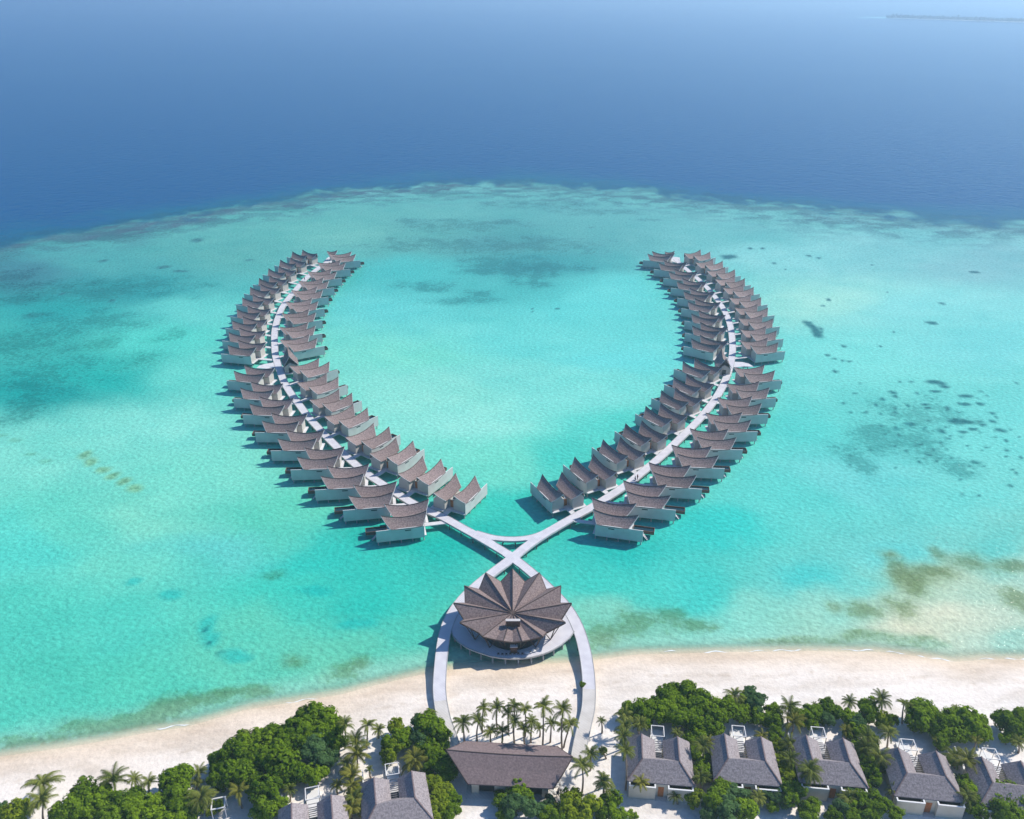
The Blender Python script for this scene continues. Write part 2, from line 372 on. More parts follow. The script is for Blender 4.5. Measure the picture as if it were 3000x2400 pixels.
for x, y, rx, ry in ((2445, 1780, 26, 18), (2525, 1778, 44, 30), (2628, 1774, 50, 30), (2620, 1650, 36, 30), (2650, 1685, 44, 34), (2700, 1672, 60, 24), (2760, 1680, 50, 22), (2850, 1645, 70, 22), (2670, 1720, 36, 26),
    (2745, 1620, 26, 16), (2960, 1655, 50, 18), (2610, 1624, 22, 8), (2980, 1760, 40, 40)): blob(x, y, rx * 1.15, ry * 1.15, (138, 158, 116), .62, .7)
for x, y, rx, ry in ((2450, 1878, 190, 14), (2620, 1868, 120, 18), (2300, 1880, 120, 12), (2700, 1885, 90, 14), (2560, 1862, 90, 20)): blob(x, y, rx, ry, (140, 172, 134), .75, .5)
for x, y, rx, ry in ((600, 1845, 34, 44), (620, 1880, 36, 24), (690, 1918, 50, 20), (392, 1703, 26, 12), (492, 1742, 34, 18), (905, 1730, 60, 20), (1040, 1830, 60, 20)): blob(x, y, rx, ry, (14, 188, 184), .6, .15)
for x, y in ((597, 1848), (603, 1888), (648, 1915)): blob(x, y, 9, 7, (10, 105, 115), .9)
for x, y in ((245, 1335), (270, 1350), (300, 1375), (330, 1395), (365, 1415), (400, 1430)): blob(x, y, 24, 13, (150, 190, 130), .6, .5)
for x, y in ((5, 1275), (40, 1290), (95, 1330), (130, 1352)): blob(x, y, 24, 6, (120, 190, 160), .5, .4)
blob(785, 1690, 40, 16, (70, 165, 140), .6, .5); blob(380, 1408, 16, 6, OL, .4)
for x, y, rx, ry in ((20, 815, 80, 30), (60, 840, 70, 22), (110, 925, 60, 12), (60, 880, 100, 20)): blob(x, y, rx, ry, (40, 95, 110), .6, .6)
for x, y, rx, ry in ((250, 850, 260, 40), (100, 1000, 180, 60), (150, 1100, 170, 60), (60, 1190, 90, 50), (430, 840, 180, 30), (300, 940, 160, 40)): blob(x, y, rx, ry, (15, 150, 150), .35, .6)
for x, y, rx, ry in ((500, 980, 60, 26), (400, 1055, 90, 30), (300, 1010, 70, 30)): blob(x, y, rx, ry, (60, 185, 165), .5, .5)
for x, y, rx, ry in ((580, 703, 26, 8), (480, 783, 26, 4), (530, 795, 26, 4), (730, 763, 14, 3), (240, 700, 90, 9), (350, 690, 60, 6), (300, 765, 14, 4), (180, 862, 14, 5), (330, 880, 12, 4)): blob(x, y, rx, ry, (50, 110, 120), .7, .3)
for x, y, rx, ry in ((1540, 795, 70, 36), (1500, 770, 160, 30), (1570, 830, 50, 16), (1420, 790, 120, 22), (1350, 880, 110, 12), (1250, 840, 90, 20), (1400, 860, 60, 14), (1620, 780, 90, 24)): blob(x, y, rx, ry, (50, 145, 152), .55, .7)
for x, y, rx, ry in ((1300, 720, 260, 26), (1550, 720, 260, 26), (1350, 660, 200, 22), (1480, 650, 60, 10), (1200, 650, 60, 10), (1210, 665, 30, 6), (1905, 645, 50, 5), (1730, 667, 12, 3), (1600, 600, 200, 14), (1750, 620, 200, 12)): blob(x, y, rx, ry, (76, 142, 150), .5, .6)
for x, y, rx, ry in ((2135, 752, 30, 9), (2200, 729, 9, 3), (2235, 729, 8, 3), (2270, 772, 9, 3), (2370, 750, 9, 3), (2400, 757, 8, 3), (2300, 789, 4, 2), (2852, 797, 14, 4), (2557, 777, 5, 2), (2428, 880, 8, 4), (2412, 898, 6, 3),
    (2757, 890, 10, 4), (2728, 947, 18, 6), (2487, 951, 4, 2), (2470, 1015, 7, 4), (2426, 1041, 7, 4), (2444, 1051, 7, 3), (2470, 1057, 7, 3), (2488, 1059, 7, 3), (2445, 1088, 9, 5), (2366, 944, 14, 6), (2376, 956, 16, 10), (2388, 972, 18, 12), (2395, 985, 16, 8), (2404, 962, 9, 5),
    (2740, 1122, 34, 8), (2762, 1134, 20, 6), (2735, 1147, 18, 4), (2668, 1118, 8, 3), (2635, 1118, 5, 3), (2613, 1150, 13, 6), (2620, 1162, 10, 5), (2585, 1170, 9, 5), (2568, 1188, 5, 5), (2504, 1153, 8, 3), (2476, 1182, 6, 4), (2683, 1152, 6, 4), (2660, 1188, 8, 4), (2820, 1160, 26, 6), (2832, 1186, 20, 5),
    (2875, 1184, 14, 5), (2905, 1210, 11, 5), (2905, 1233, 11, 5), (2875, 1243, 12, 5), (2815, 1235, 34, 10), (2660, 1240, 24, 7), (2761, 1263, 14, 9), (2822, 1266, 10, 5), (2855, 1258, 14, 5), (2930, 1260, 20, 7), (2950, 1292, 6, 4), (2950, 1320, 9, 4), (2945, 1337, 7, 3), (2988, 1341, 8, 4), (2832, 1307, 6, 3),
    (2855, 1357, 16, 5), (2787, 1343, 8, 4), (2690, 1354, 8, 4), (2585, 1247, 6, 4), (2625, 1255, 8, 7), (2580, 1213, 8, 3), (2620, 1208, 9, 4), (2715, 1185, 14, 4), (2718, 1195, 8, 4), (2775, 1195, 8, 4), (2710, 1258, 6, 4), (2790, 1278, 6, 3), (2846, 1387, 5, 3), (2979, 1386, 8, 4), (2815, 1405, 7, 4), (2818, 1449, 6, 4), (2955, 1423, 8, 5), (2868, 1453, 9, 4), (2968, 1375, 4, 3), (1558, 904, 4, 2), (1630, 905, 7, 2), (1558, 913, 3, 2), (2600, 855, 5, 2), (2580, 1015, 6, 3), (2618, 974, 5, 2)):
    blob(x, y, rx, ry, (34, 112, 118), .95, .15)
for x, y, rx, ry in ((2700, 1210, 160, 50), (2560, 1290, 90, 50), (2500, 1340, 50, 50), (2720, 1330, 110, 50), (2650, 1270, 130, 50), (2800, 1370, 60, 26)): blob(x, y, rx, ry, (70, 175, 172), .35, .62)
for _ in range(90):
    x = random.gauss(2735, 125); y = random.gauss(1255, 75)
    if 2470 < x < 2995 and 1110 < y < 1440: blob(x, y, random.uniform(3, 8), random.uniform(2, 4), (40, 118, 122), .8, .15)
BW = []
for (x, y, rx, ry, c, k, reef, rot) in BL:
    c0 = P(x, y); rxm = (P(x + rx, y) - P(x, y)).length; rym = (P(x, y - ry) - P(x, y + ry)).length / 2
    BW.append((c0.x, c0.y, rxm, rym, np.array(lin(*c)), k, reef))
EIL = 1.19                     # how bright a white matt surface renders, to turn seen colours into paint
cache = {}
def wfields(x, y):
    key = (len(x), float(x[0]), float(y[0]))
    if key in cache: return cache[key]
    wx = x + (fbm(x * .05, y * .05) - .5) * 16; wy = y + (fbm(x * .05 + 9, y * .05 + 5) - .5) * 24
    u, v = uv(wx, wy); col = np.zeros((len(x), 3)); ws = np.zeros(len(x))
    for i in range(len(cc)):
        w = 1 / ((u - cu[i]) ** 2 + (v - cv_[i]) ** 2 + .0012) ** 1.7
        col += w[:, None] * cc[i]; ws += w
    col /= ws[:, None]
    # broad and fine drift of depth
    f = (fbm(x * .02, y * .02, 4) - .5) * .30 + (fbm(x * .10, y * .12, 4) - .5) * .22
    col = col * (1 + f[:, None] * np.array([1.6, .55, .5]))
    reef = np.zeros(len(x))
    nx_, ny_ = (fbm(x * .14, y * .14, 4) - .5), (fbm(x * .14 + 40, y * .14 + 11, 4) - .5); fine = .35 + 1.3 * fbm(x * .22 + 7, y * .22, 4)
    for (bx, by, rx, ry, c, k, rf) in BW:
        s = (np.abs(x - bx) < rx * 2.6) & (np.abs(y - by) < ry * 2.2)
        if not s.any(): continue
        q = np.hypot((x[s] - bx + nx_[s] * rx * 1.5) / rx, (y[s] - by + ny_[s] * ry * 1.5) / ry)
        a = (1 - sstep(.05, 1.7, q)) if rx > 12 and by > 260 else (1 - sstep(.1, 1.5, q)) if rf > .58 else 1 - sstep(.45, 1.25, q)
        k = k * (.5 if rf > .3 and by > 260 else 1); col[s] = col[s] * (1 - (a * k)[:, None]) + c * (a * k)[:, None]
        reef[s] = np.maximum(reef[s], a * rf * 1.15 * fine[s])
    e = edge_d(x, y)
    # reef flat behind the edge: rough, browner to the left, bright sand tongues
    flat = sstep(-75, -8, e) * (1 - sstep(-2, 8, e))
    band = sstep(-30, -14, e) * (1 - sstep(0, 12, e))
    lf = 1 - sstep(-60, 60, x)
    brown = np.array(lin(92, 122, 138)); 
    k = (band * (.45 + .55 * lf) * (.35 + .75 * sstep(.32, .58, fbm(x * .10, y * .18, 5))))[:, None].clip(0, 1); col = col * (1 - k) + brown * k
    sandn = sstep(.50, .60, fbm(x * .05 + 3, y * .10, 5)) * sstep(-52, -14, e) * (1 - sstep(2, 14, e))
    k = (sandn * .85 * np.exp(-((x + 30) / 150.) ** 2))[:, None]; col = col * (1 - k) + np.array(lin(135, 215, 208)) * k
    fringe = sstep(-85, -15, e) * (1 - sstep(14, 55, e))
    k = (fringe * sstep(.40, .60, fbm(x * .11 + 21, y * .17, 5)) * .62)[:, None]; fcol = np.array(lin(78, 132, 142)); col = col * (1 - k) + fcol * k
    flat = fringe
    reef = np.maximum(reef, flat * (.45 + .9 * (fbm(x * .07 + 2, y * .1, 4) - .25)))
    reef = np.maximum(reef, .30 * sstep(330, 480, y) * (1 - sstep(-5, 5, e)))
    col = col * np.array([.93, .985, .90])
    teal = np.array(lin(0, 104, 132)); deep = np.array(lin(0, 80, 134))
    finger = (fbm(x * .09 + 60, y * .05, 5) - .5) * 46
    k = sstep(-6, 18, e + finger)[:, None]; col = col * (1 - k) + teal * k
    k = sstep(4, 75, e + (fbm(x * .03 + 5, y * .03, 4) - .5) * 40)[:, None] ** .8; col = col * (1 - k) + deep * k
    reef = reef * (1 - sstep(14, 45, e))
    # bank of the far island
    ip = P(2560, 52); k = np.exp(-(((x - ip.x - 150) / 330.) ** 2 + ((y - ip.y) / 330.) ** 2) * 1.2)[:, None].clip(0, 1)
    k = sstep(.35, .7, k); col = col * (1 - k) + np.array(lin(150, 235, 225)) * k
    sh = y - shore_y(x)
    k = (1 - sstep(0, 11, sh + (fbm(x * .1, y * .1, 3) - .5) * 5))[:, None] * .6; col = col * (1 - k) + np.array(lin(178, 220, 196)) * k
    col = (col / EIL).clip(.0005, .85)
    cache.clear(); cache[key] = (col, reef.clip(0, 1), sh, sstep(0, 60, e)); return cache[key]
def water_mat():
    m = bpy.data.materials.new('lagoon_water'); m.use_nodes = True; N, L = nodes_of(m); b = N['Principled BSDF']
    out = N['Material Output']
    ca = N.new('ShaderNodeAttribute'); ca.attribute_name = 'depth_colour'
    ra = N.new('ShaderNodeAttribute'); ra.attribute_name = 'reef'
    sa = N.new('ShaderNodeAttribute'); sa.attribute_name = 'offshore'
    da = N.new('ShaderNodeAttribute'); da.attribute_name = 'deep'
    g = N.new('ShaderNodeNewGeometry')
    # ragged coral and seagrass where the reef value is high
    n = N.new('ShaderNodeTexNoise'); n.inputs['Scale'].default_value = .55; n.inputs['Detail'].default_value = 7; n.inputs['Roughness'].default_value = .72
    L.new(g.outputs['Position'], n.inputs['Vector'])
    s1 = N.new('ShaderNodeMath'); s1.operation = 'MULTIPLY_ADD'; s1.inputs[1].default_value = .34; s1.inputs[2].default_value = -.50
    L.new(ra.outputs['Fac'], s1.inputs[0])
    s2 = N.new('ShaderNodeMath'); s2.operation = 'ADD'; L.new(n.outputs['Fac'], s2.inputs[0]); L.new(s1.outputs[0], s2.inputs[1])
    s3 = N.new('ShaderNodeMapRange'); s3.inputs[1].default_value = .11; s3.inputs[2].default_value = .25; L.new(s2.outputs[0], s3.inputs[0])
    s4 = N.new('ShaderNodeMath'); s4.operation = 'MULTIPLY'; L.new(s3.outputs[0], s4.inputs[0]); s4.inputs[1].default_value = .5
    s5 = N.new('ShaderNodeMath'); s5.operation = 'MULTIPLY'; L.new(s4.outputs[0], s5.inputs[0])
    s6 = N.new('ShaderNodeMath'); s6.operation = 'GREATER_THAN'; s6.inputs[1].default_value = .02; L.new(ra.outputs['Fac'], s6.inputs[0]); L.new(s6.outputs[0], s5.inputs[1])
    mx = N.new('ShaderNodeMixRGB'); mx.blend_type = 'MULTIPLY'; mx.inputs[2].default_value = (.22, .38, .38, 1)
    L.new(s5.outputs[0], mx.inputs[0]); L.new(ca.outputs['Color'], mx.inputs[1])
    oa = N.new('ShaderNodeAttribute'); oa.attribute_name = 'seagrass'
    oc = N.new('ShaderNodeMixRGB'); oc.inputs[1].default_value = (.24, .42, .42, 1); oc.inputs[2].default_value = (.50, .56, .36, 1)
    L.new(oa.outputs['Fac'], oc.inputs[0]); L.new(oc.outputs[0], mx.inputs[2])
    # light and dark mottling of the wave ripples, painted into the colour
    n5 = N.new('ShaderNodeTexNoise'); n5.inputs['Scale'].default_value = .8; n5.inputs['Detail'].default_value = 4; L.new(g.outputs['Position'], n5.inputs['Vector'])
    r5 = N.new('ShaderNodeMapRange'); r5.inputs[1].default_value = .3; r5.inputs[2].default_value = .7; r5.inputs[3].default_value = .86; r5.inputs[4].default_value = 1.13; L.new(n5.outputs['Fac'], r5.inputs[0])
    cm = N.new('ShaderNodeVectorMath'); cm.operation = 'SCALE'; L.new(mx.outputs[0], cm.inputs[0]); L.new(r5.outputs[0], cm.inputs['Scale'])
    L.new(cm.outputs[0], b.inputs['Base Color'])
    b.inputs['IOR'].default_value = 1.33; b.inputs['Roughness'].default_value = .16
    b.inputs['Specular IOR Level'].default_value = .11
    # waves
    mp = N.new('ShaderNodeMapping'); mp.inputs['Rotation'].default_value = (0, 0, R(24)); mp.inputs['Scale'].default_value = (.8, 1, 1); L.new(g.outputs['Position'], mp.inputs[0])
    w1 = N.new('ShaderNodeTexNoise'); w1.inputs['Scale'].default_value = .85; w1.inputs['Detail'].default_value = 3; w1.inputs['Roughness'].default_value = .55; L.new(mp.outputs[0], w1.inputs['Vector'])
    w2 = N.new('ShaderNodeTexNoise'); w2.inputs['Scale'].default_value = .16; w2.inputs['Detail'].default_value = 4; L.new(mp.outputs[0], w2.inputs['Vector'])
    am = N.new('ShaderNodeMath'); am.operation = 'MULTIPLY_ADD'; am.inputs[1].default_value = 2.2; am.inputs[2].default_value = .3; L.new(da.outputs['Fac'], am.inputs[0])
    a2 = N.new('ShaderNodeMath'); a2.operation = 'MULTIPLY'; L.new(w2.outputs['Fac'], a2.inputs[0]); L.new(am.outputs[0], a2.inputs[1])
    a3 = N.new('ShaderNodeMath'); a3.operation = 'ADD'; L.new(a2.outputs[0], a3.inputs[0]); L.new(w1.outputs['Fac'], a3.inputs[1])
    bp = N.new('ShaderNodeBump'); bp.inputs['Strength'].default_value = 1; bp.inputs['Distance'].default_value = .34
    L.new(a3.outputs[0], bp.inputs['Height']); L.new(bp.outputs[0], b.inputs['Normal'])
    # thin water over the sand at the edge
    tr = N.new('ShaderNodeBsdfTransparent'); ms = N.new('ShaderNodeMixShader')
    mr = N.new('ShaderNodeMapRange'); mr.interpolation_type = 'SMOOTHSTEP'; mr.inputs[1].default_value = -.2; mr.inputs[2].default_value = 4.5; mr.inputs[3].default_value = .10; mr.inputs[4].default_value = 1
    L.new(sa.outputs['Fac'], mr.inputs[0]); L.new(mr.outputs[0], ms.inputs[0]); L.new(tr.outputs[0], ms.inputs[1]); L.new(b.outputs[0], ms.inputs[2])
    L.new(ms.outputs[0], out.inputs[0])
    return m
xs = spread(-230, 230, 420, (-42000, 42000), 1.06)
ys = list(np.arange(60, 330, 1.0)) + list(np.arange(330, 620, 2.0)); st = 2.0
while ys[-1] < 42000: st *= 1.05; ys.append(ys[-1] + st)
ys = [-200, -60, 0, 40] + ys
tag(grid_mesh('water', xs, np.array(ys), lambda X, Y: X * 0, water_mat(), {
    'depth_colour': lambda x, y: wfields(x, y)[0], 'reef': lambda x, y: wfields(x, y)[1], 'offshore': lambda x, y: wfields(x, y)[2], 'seagrass': lambda x, y: 1 - sstep(22, 60, wfields(x, y)[2]), 'deep': lambda x, y: wfields(x, y)[3]}),
    'turquoise lagoon and deep blue sea', None, kind='structure')
# thin line of foam where wavelets run up the beach
fm = mat('foam', (.80, .82, .80))
mbf = MB()
fr = random.Random(5); sx = -70.0
while sx < 118:
    ln = fr.uniform(1.5, 9); gap = fr.uniform(.3, 6) if sx > 5 else fr.uniform(5, 22)
    if not (-22 < sx < 24):
        pts = []; k = max(3, int(ln / .7)); off = fr.uniform(.1, .9)
        for i in range(k):
            x = sx + ln * i / (k - 1); pts.append((x, float(shore_y(x)) + off + .25 * math.sin(x * 1.3)))
        ww = [.02] + [fr.uniform(.08, .34) for _ in range(k - 2)] + [.02]
        mbf.strip(pts, ww, .004, .012)
    sx += ln + gap
tag(mbf.build('foam', fm), 'thin broken line of white foam along the waterline', 'foam', kind='stuff')

# ------------------------------------------------------------------ boardwalks
DZ = 2.0
left_px = [cA(1545, 290), (931, 786), (892, 818), (867, 848), (846, 872), (828, 897), (818, 920), (810, 943), (805, 967), (804, 990), (805, 1013), (806, 1036), (810, 1054), (817, 1077), (825, 1100), (833, 1121), (846, 1143),
    (862, 1166), (881, 1191), (901, 1219), (925, 1245), (950, 1272), (976, 1298), (1003, 1325), (1031, 1351), (1062, 1378), (1103, 1407), (1159, 1442), (1205, 1472), (1256, 1497), (1298, 1514), (1344, 1540), (1391, 1566),
    (1449, 1599), (1504, 1633), (1570, 1687), (1617, 1731), (1656, 1772), (1681, 1811), (1699, 1851), (1713, 1901), (1722, 1955), (1726, 2004), (1726, 2045), (1724, 2075), (1717, 2106), (1707, 2147), (1698, 2191), (1693, 2222)]
right_px = [cF(560, 262), (2012, 790), (2042, 814), (2069, 839), (2093, 867), (2114, 895), (2128, 920), (2138, 946), (2143, 971), (2146, 999), (2147, 1025), (2144, 1050), (2139, 1073), (2128, 1108), (2112, 1143), (2093, 1173),
    (2072, 1201), (2045, 1233), (2012, 1265), (1980, 1296), (1950, 1325), (1917, 1354), (1885, 1380), (1845, 1414), (1808, 1439), (1737, 1484), (1682, 1514), (1612, 1554), (1554, 1591), (1500, 1635), (1431, 1686), (1378, 1731),
    (1345, 1767), (1320, 1806), (1304, 1850), (1297, 1890), (1292, 1934), (1288, 1990), (1287, 2020), (1291, 2059), (1296, 2086), (1303, 2114), (1313, 2141), (1323, 2170), (1330, 2195)]
def smooth_path(pts, it=2):
    p = [Vector((a.x, a.y)) for a in pts]
    for _ in range(it):
        q = [p[0]]
        for a, b in zip(p, p[1:]): q += [a * .75 + b * .25, a * .25 + b * .75]
        p = q + [p[-1]]
    return p
def pathify(px): return smooth_path([P(x, y, DZ) for x, y in px], 2)
leftP = pathify(left_px); rightP = pathify(right_px)
arc = pathify([(1392, 1560), (1425, 1570), (1455, 1577), (1500, 1580), (1545, 1577), (1585, 1566), (1618, 1548)])
def cumlen(p):
    d = [0]
    for a, b in zip(p, p[1:]): d.append(d[-1] + (b - a).length)
    return d
def split_at(p, q):     # index of the path point nearest q
    return min(range(len(p)), key=lambda i: (p[i] - q).length)
_pm = {}
def pile_mesh(key, r, z0, z1, m, n=8):
    if key not in _pm:
        b = MB(); b.tube([(0, 0, z0), (0, 0, z1)], r, n); _pm[key] = b.mesh('pile', m, True)
    return _pm[key]
def add_piles(t, path, w, spacing, z1, stop=None):
    cl = cumlen(path); d = spacing * .5; i = 0
    while d < cl[-1]:
        while cl[i + 1] < d: i += 1
        a, b = path[i], path[i + 1]; k = (d - cl[i]) / (cl[i + 1] - cl[i]); p = a.lerp(b, k); nn = (b - a).normalized(); nn = Vector((-nn.y, nn.x))
        if p.y > float(shore_y(p.x)) - 2:
            for s in (-1, 1):
                o = link('pile', pile_mesh('p', .13, -2.6, DZ - .28, M['pile_dark']), t); o.location = (p.x + nn.x * s * w * .4, p.y + nn.y * s * w * .4, 0)
        d += spacing
def clear(pt, own):
    for pth, hw in ((leftP, W / 2), (rightP, W / 2), (arc, 1.05)):
        if own[len(own) // 2] in pth or pth is own: continue
        if min((pt - q).length for q in pth) < hw + .25: return False
    return True
W = 2.7
def boardwalk(path, w, z, label, sandy=None, spacing=4.5, wl=None):
    t = empty('boardwalk', (0, 0, 0)); tag(t, label, 'boardwalk', 'boardwalks of the resort')
    if sandy:
        k = sandy; mb = MB(); mb.strip(path[:k + 1], w, z - .22, z); mb.build('deck', M['deck'], t)
        mb = MB(); mb.strip(path[k:], w, z - .22, z); o = mb.build('deck', M['deck_worn'], t); o['label'] = 'sand covered end of the boardwalk deck'
    else:
        mb = MB(); mb.strip(path, w, z - .22, z); mb.build('deck', M['deck'], t)
    for s in (-1, 1):
        q = []; runs = [[]]
        for i, p in enumerate(path):
            a = path[max(i - 1, 0)]; b = path[min(i + 1, len(path) - 1)]; n = (b - a).normalized(); pt = Vector((p.x - n.y * s * (w / 2 - .05), p.y + n.x * s * (w / 2 - .05)))
            q.append(pt[:])
            if clear(pt, path): runs[-1].append(pt[:])
            elif runs[-1]: runs.append([])
        for r_ in runs:
            if len(r_) > 2: mb = MB(); mb.strip(r_, .10, z + .003, z + .06); mb.build('kerb', M['pile'], t)
        mb = MB(); mb.strip(q, .10, z - .45, z - .225); mb.build('edge_beam', M['pile'], t)
    add_piles(t, path, w, spacing, z)
    return t
W = 2.7
crossL = split_at(leftP, P(1503, 1633, DZ).xy); crossR = split_at(rightP, P(1503, 1633, DZ).xy)
juncL = split_at(leftP, P(817, 1070, DZ).xy); juncR = split_at(rightP, P(2139, 1070, DZ).xy)
sandL = split_at(leftP, P(1726, 2014, DZ).xy); sandR = split_at(rightP, P(1291, 2052, DZ).xy)
boardwalk(leftP[:juncL + 1], W, DZ, 'upper boardwalk of the left villa ring, from the crescent platform to its far tip', spacing=5)
boardwalk(leftP[juncL:], W, DZ - .004, 'long boardwalk from the left villas under the crossing to the right beach leg', sandy=sandL - juncL)
boardwalk(rightP[:juncR + 1], W, DZ, 'upper boardwalk of the right villa ring, from the crescent platform to its far tip', spacing=5)
boardwalk(rightP[juncR:], W, DZ + .008, 'long boardwalk from the right villas over the crossing to the left beach leg', sandy=sandR - juncR)
boardwalk(arc, 2.1, DZ + .012, 'short curved link boardwalk just above the crossing', spacing=3.2)
def platform(pts, label, z=DZ - .008):
    t = empty('platform', (0, 0, 0)); tag(t, label, 'deck'); mb = MB(); mb.prism([P(x, y, z).xy[:] for x, y in pts], z - .22, z)
    mb.build('deck', M['deck_pale'], t)
    for x, y in pts[::2]:
        p = P(x, y, z); o = link('pile', pile_mesh('p', .13, -2.6, DZ - .28, M['pile_dark']), t); o.location = (p.x * .997, p.y * .999, 0)
    return t
platform([cA(650, 1630), cA(690, 1600), cA(750, 1582), cA(880, 1560), cA(930, 1600), cA(910, 1625), cA(780, 1640)], 'pale crescent arrival platform beside the left villa ring')
platform([cF(1290, 1552), cF(1400, 1556), cF(1480, 1575), cF(1545, 1615), cF(1420, 1610), cF(1300, 1625), cF(1240, 1600)], 'pale crescent arrival platform beside the right villa ring')
platform([cA(1500, 285), cA(1560, 230), cA(1640, 215), cA(1660, 260), cA(1590, 300)], 'pale landing at the far tip of the left villa ring')
platform([cF(480, 275), cF(530, 225), cF(610, 235), cF(615, 280), cF(560, 300)], 'pale landing at the far tip of the right villa ring')

# ------------------------------------------------------------------ over-water villas
def roof_parts(parent, yr, wf, wb, x0, x1, mm='shingle', zr=6.25, ze=4.5, tip=1.1, s=1, e0=1.45, e1=2.15):
    """a saddle-ridged shingle roof: ridge at yr, eaves wf to the wall side and wb to the other"""
    nu, nt = 13, 4; g = []
    for i in range(nu):
        u = i / (nu - 1); q = (2 * u - 1) ** 2; row = []
        for t in [-k / nt for k in range(nt, 0, -1)] + [k / nt for k in range(nt + 1)]:
            a = abs(t); w = wb if t > 0 else wf
            xa = x0 + (x1 - x0) * u; xb = (x0 + e0) + (x1 - x0 - e0 - e1) * u
            ea = ze + .30 * q
            z = (zr + tip * q) * (1 - a) + ea * a - .22 * math.sin(math.pi * a)
            row.append((xa * (1 - a) + xb * a, (yr + t * w) * s, z))
        g.append(row if s > 0 else row[::-1])
    mb = MB(); mb.shell(g, .16); r = mb.build('roof', M[mm], parent, False)
    for row in (g[0], g[-1]):
        f = MB(); o = -.05 if row is g[0] else .05
        f.bent([(a[0] + o, a[1], a[2] - .07) for a in row], .10, .26); f.build('fascia', M['fascia'], r)
    c = MB(); rid = [row[nt] for row in g]
    c.tube([(p[0], p[1], p[2] + .03) for p in rid], .10, 5); c.build('ridge_cap', M['trim_dark'], r)
    return r
def gable_room(parent, x0, x1, ya, yb, yr, s, z0=1.72, zw=4.46, zr=5.75, m='wall_side'):
    pr = [(ya, z0), (yb, z0), (yb, zw), (yr, zr), (ya, zw)]
    vs = [(x0, y * s, z) for y, z in pr] + [(x1, y * s, z) for y, z in pr]
    mb = MB(); n = 5; mb.add(vs, [tuple(range(n)), tuple(range(n, 2 * n))[::-1]] + [(i, n + i, n + (i + 1) % n, (i + 1) % n) for i in range(n)])
    return mb.build('room', M[m], parent)
def make_villa(s):
    """local +X runs out to sea, the long side wall lies at -Y (s=1) or +Y (s=-1)"""
    t = empty('overwater_villa', (0, 0, 0))
    f = lambda a, b: (min(a * s, b * s), max(a * s, b * s))
    mb = MB(); pl_ = [(-.7, -2.78), (12.3, -2.78), (12.3, .9), (9.3, .9), (9.3, 7.4), (-1.9, 7.4), (-1.9, 3.0), (-.7, 3.0)]
    pl_ = [(x, y * s) for x, y in pl_]; mb.prism(pl_ if s > 0 else pl_[::-1], 1.50, 1.70); mb.build('deck', M['deck_pale'], t)
    gable_room(t, .1, 8.5, -2.55, 1.0, 0, s); gable_room(t, -1.1, 6.9, 3.1, 6.7, 5.6, s)
    mb = MB(); y0, y1 = f(1.0, 3.1); mb.box(1.2, 6.0, y0, y1, 1.705, 4.1); mb.build('entrance_hall', M['wall_side'], t)
    mb = MB(); y0, y1 = f(1.5, 2.6); mb.box(1.12, 1.195, y0, y1, 1.75, 3.9); mb.build('door', M['door'], t)
    roof_parts(t, 0, 3.0, 1.35, -1.25, 10.7, s=s); roof_parts(t, 5.6, 3.0, 1.35, -2.5, 9.4, s=s)
    mb = MB(); y0, y1 = f(-2.92, -2.78); mb.box(-.15, 12.4, y0, y1, 1.15, 4.62); wl = mb.build('side_wall', M['wall'], t)
    mb = MB(); y0, y1 = f(-2.96, -2.915); mb.box(3.3, 4.9, y0, y1, 3.75, 4.05); mb.build('window', M['dark'], wl)
    mb = MB(); y0, y1 = f(-2.94, -2.76); mb.box(-.17, 12.42, y0, y1, 4.625, 4.68); mb.build('coping', M['white'], wl)
    # plunge pool
    p = MB(); y0, y1 = f(1.1, 3.3)
    p.box(9.4, 15.0, y0, y0 + .14, 1.1, 2.05); p.box(9.4, 15.0, y1 - .14, y1, 1.1, 2.05)
    p.box(9.4, 9.54, y0 + .141, y1 - .141, 1.1, 2.05); p.box(14.86, 15.0, y0 + .141, y1 - .141, 1.1, 2.05); p.box(9.541, 14.859, y0 + .141, y1 - .141, 1.1, 1.25)
    pl = p.build('pool', M['timber'], t)
    p = MB(); p.box(9.545, 14.855, y0 + .145, y1 - .145, 1.27, 1.75); p.build('pool_water', M['pool'], pl)
    p = MB(); y0, y1 = f(-.4, .6)
    for k in range(4): p.box(12.32 + .3 * k, 12.62 + .3 * k, y0, y1, 1.25 - .32 * k, 1.35 - .32 * k)
    p.build('sea_steps', M['deck_pale'], t)
    for x in (.0, 3.0, 6.0, 9.0, 12.0):
        for y in ((-2.5, 7.0) if x != 12.0 else (-2.5, .6)):
            o = link('pile', pile_mesh('v', .15, -2.6, 1.49, M['pile']), t); o.location = (x, y * s, 0)
    return t
VP = make_villa(1); VM = make_villa(-1)
used = {1: False, -1: False}
TIP = 7.35
def path_hit(path, o, d):
    best = None
    for a, b in zip(path, path[1:]):
        e = b - a; den = d.x * e.y - d.y * e.x
        if abs(den) < 1e-9: continue
        q = a - o; t = (q.x * e.y - q.y * e.x) / den; u = (q.x * d.y - q.y * d.x) / den
        if 0 <= u <= 1 and t > .3 and (best is None or t < best): best = t
    return best
villas = []
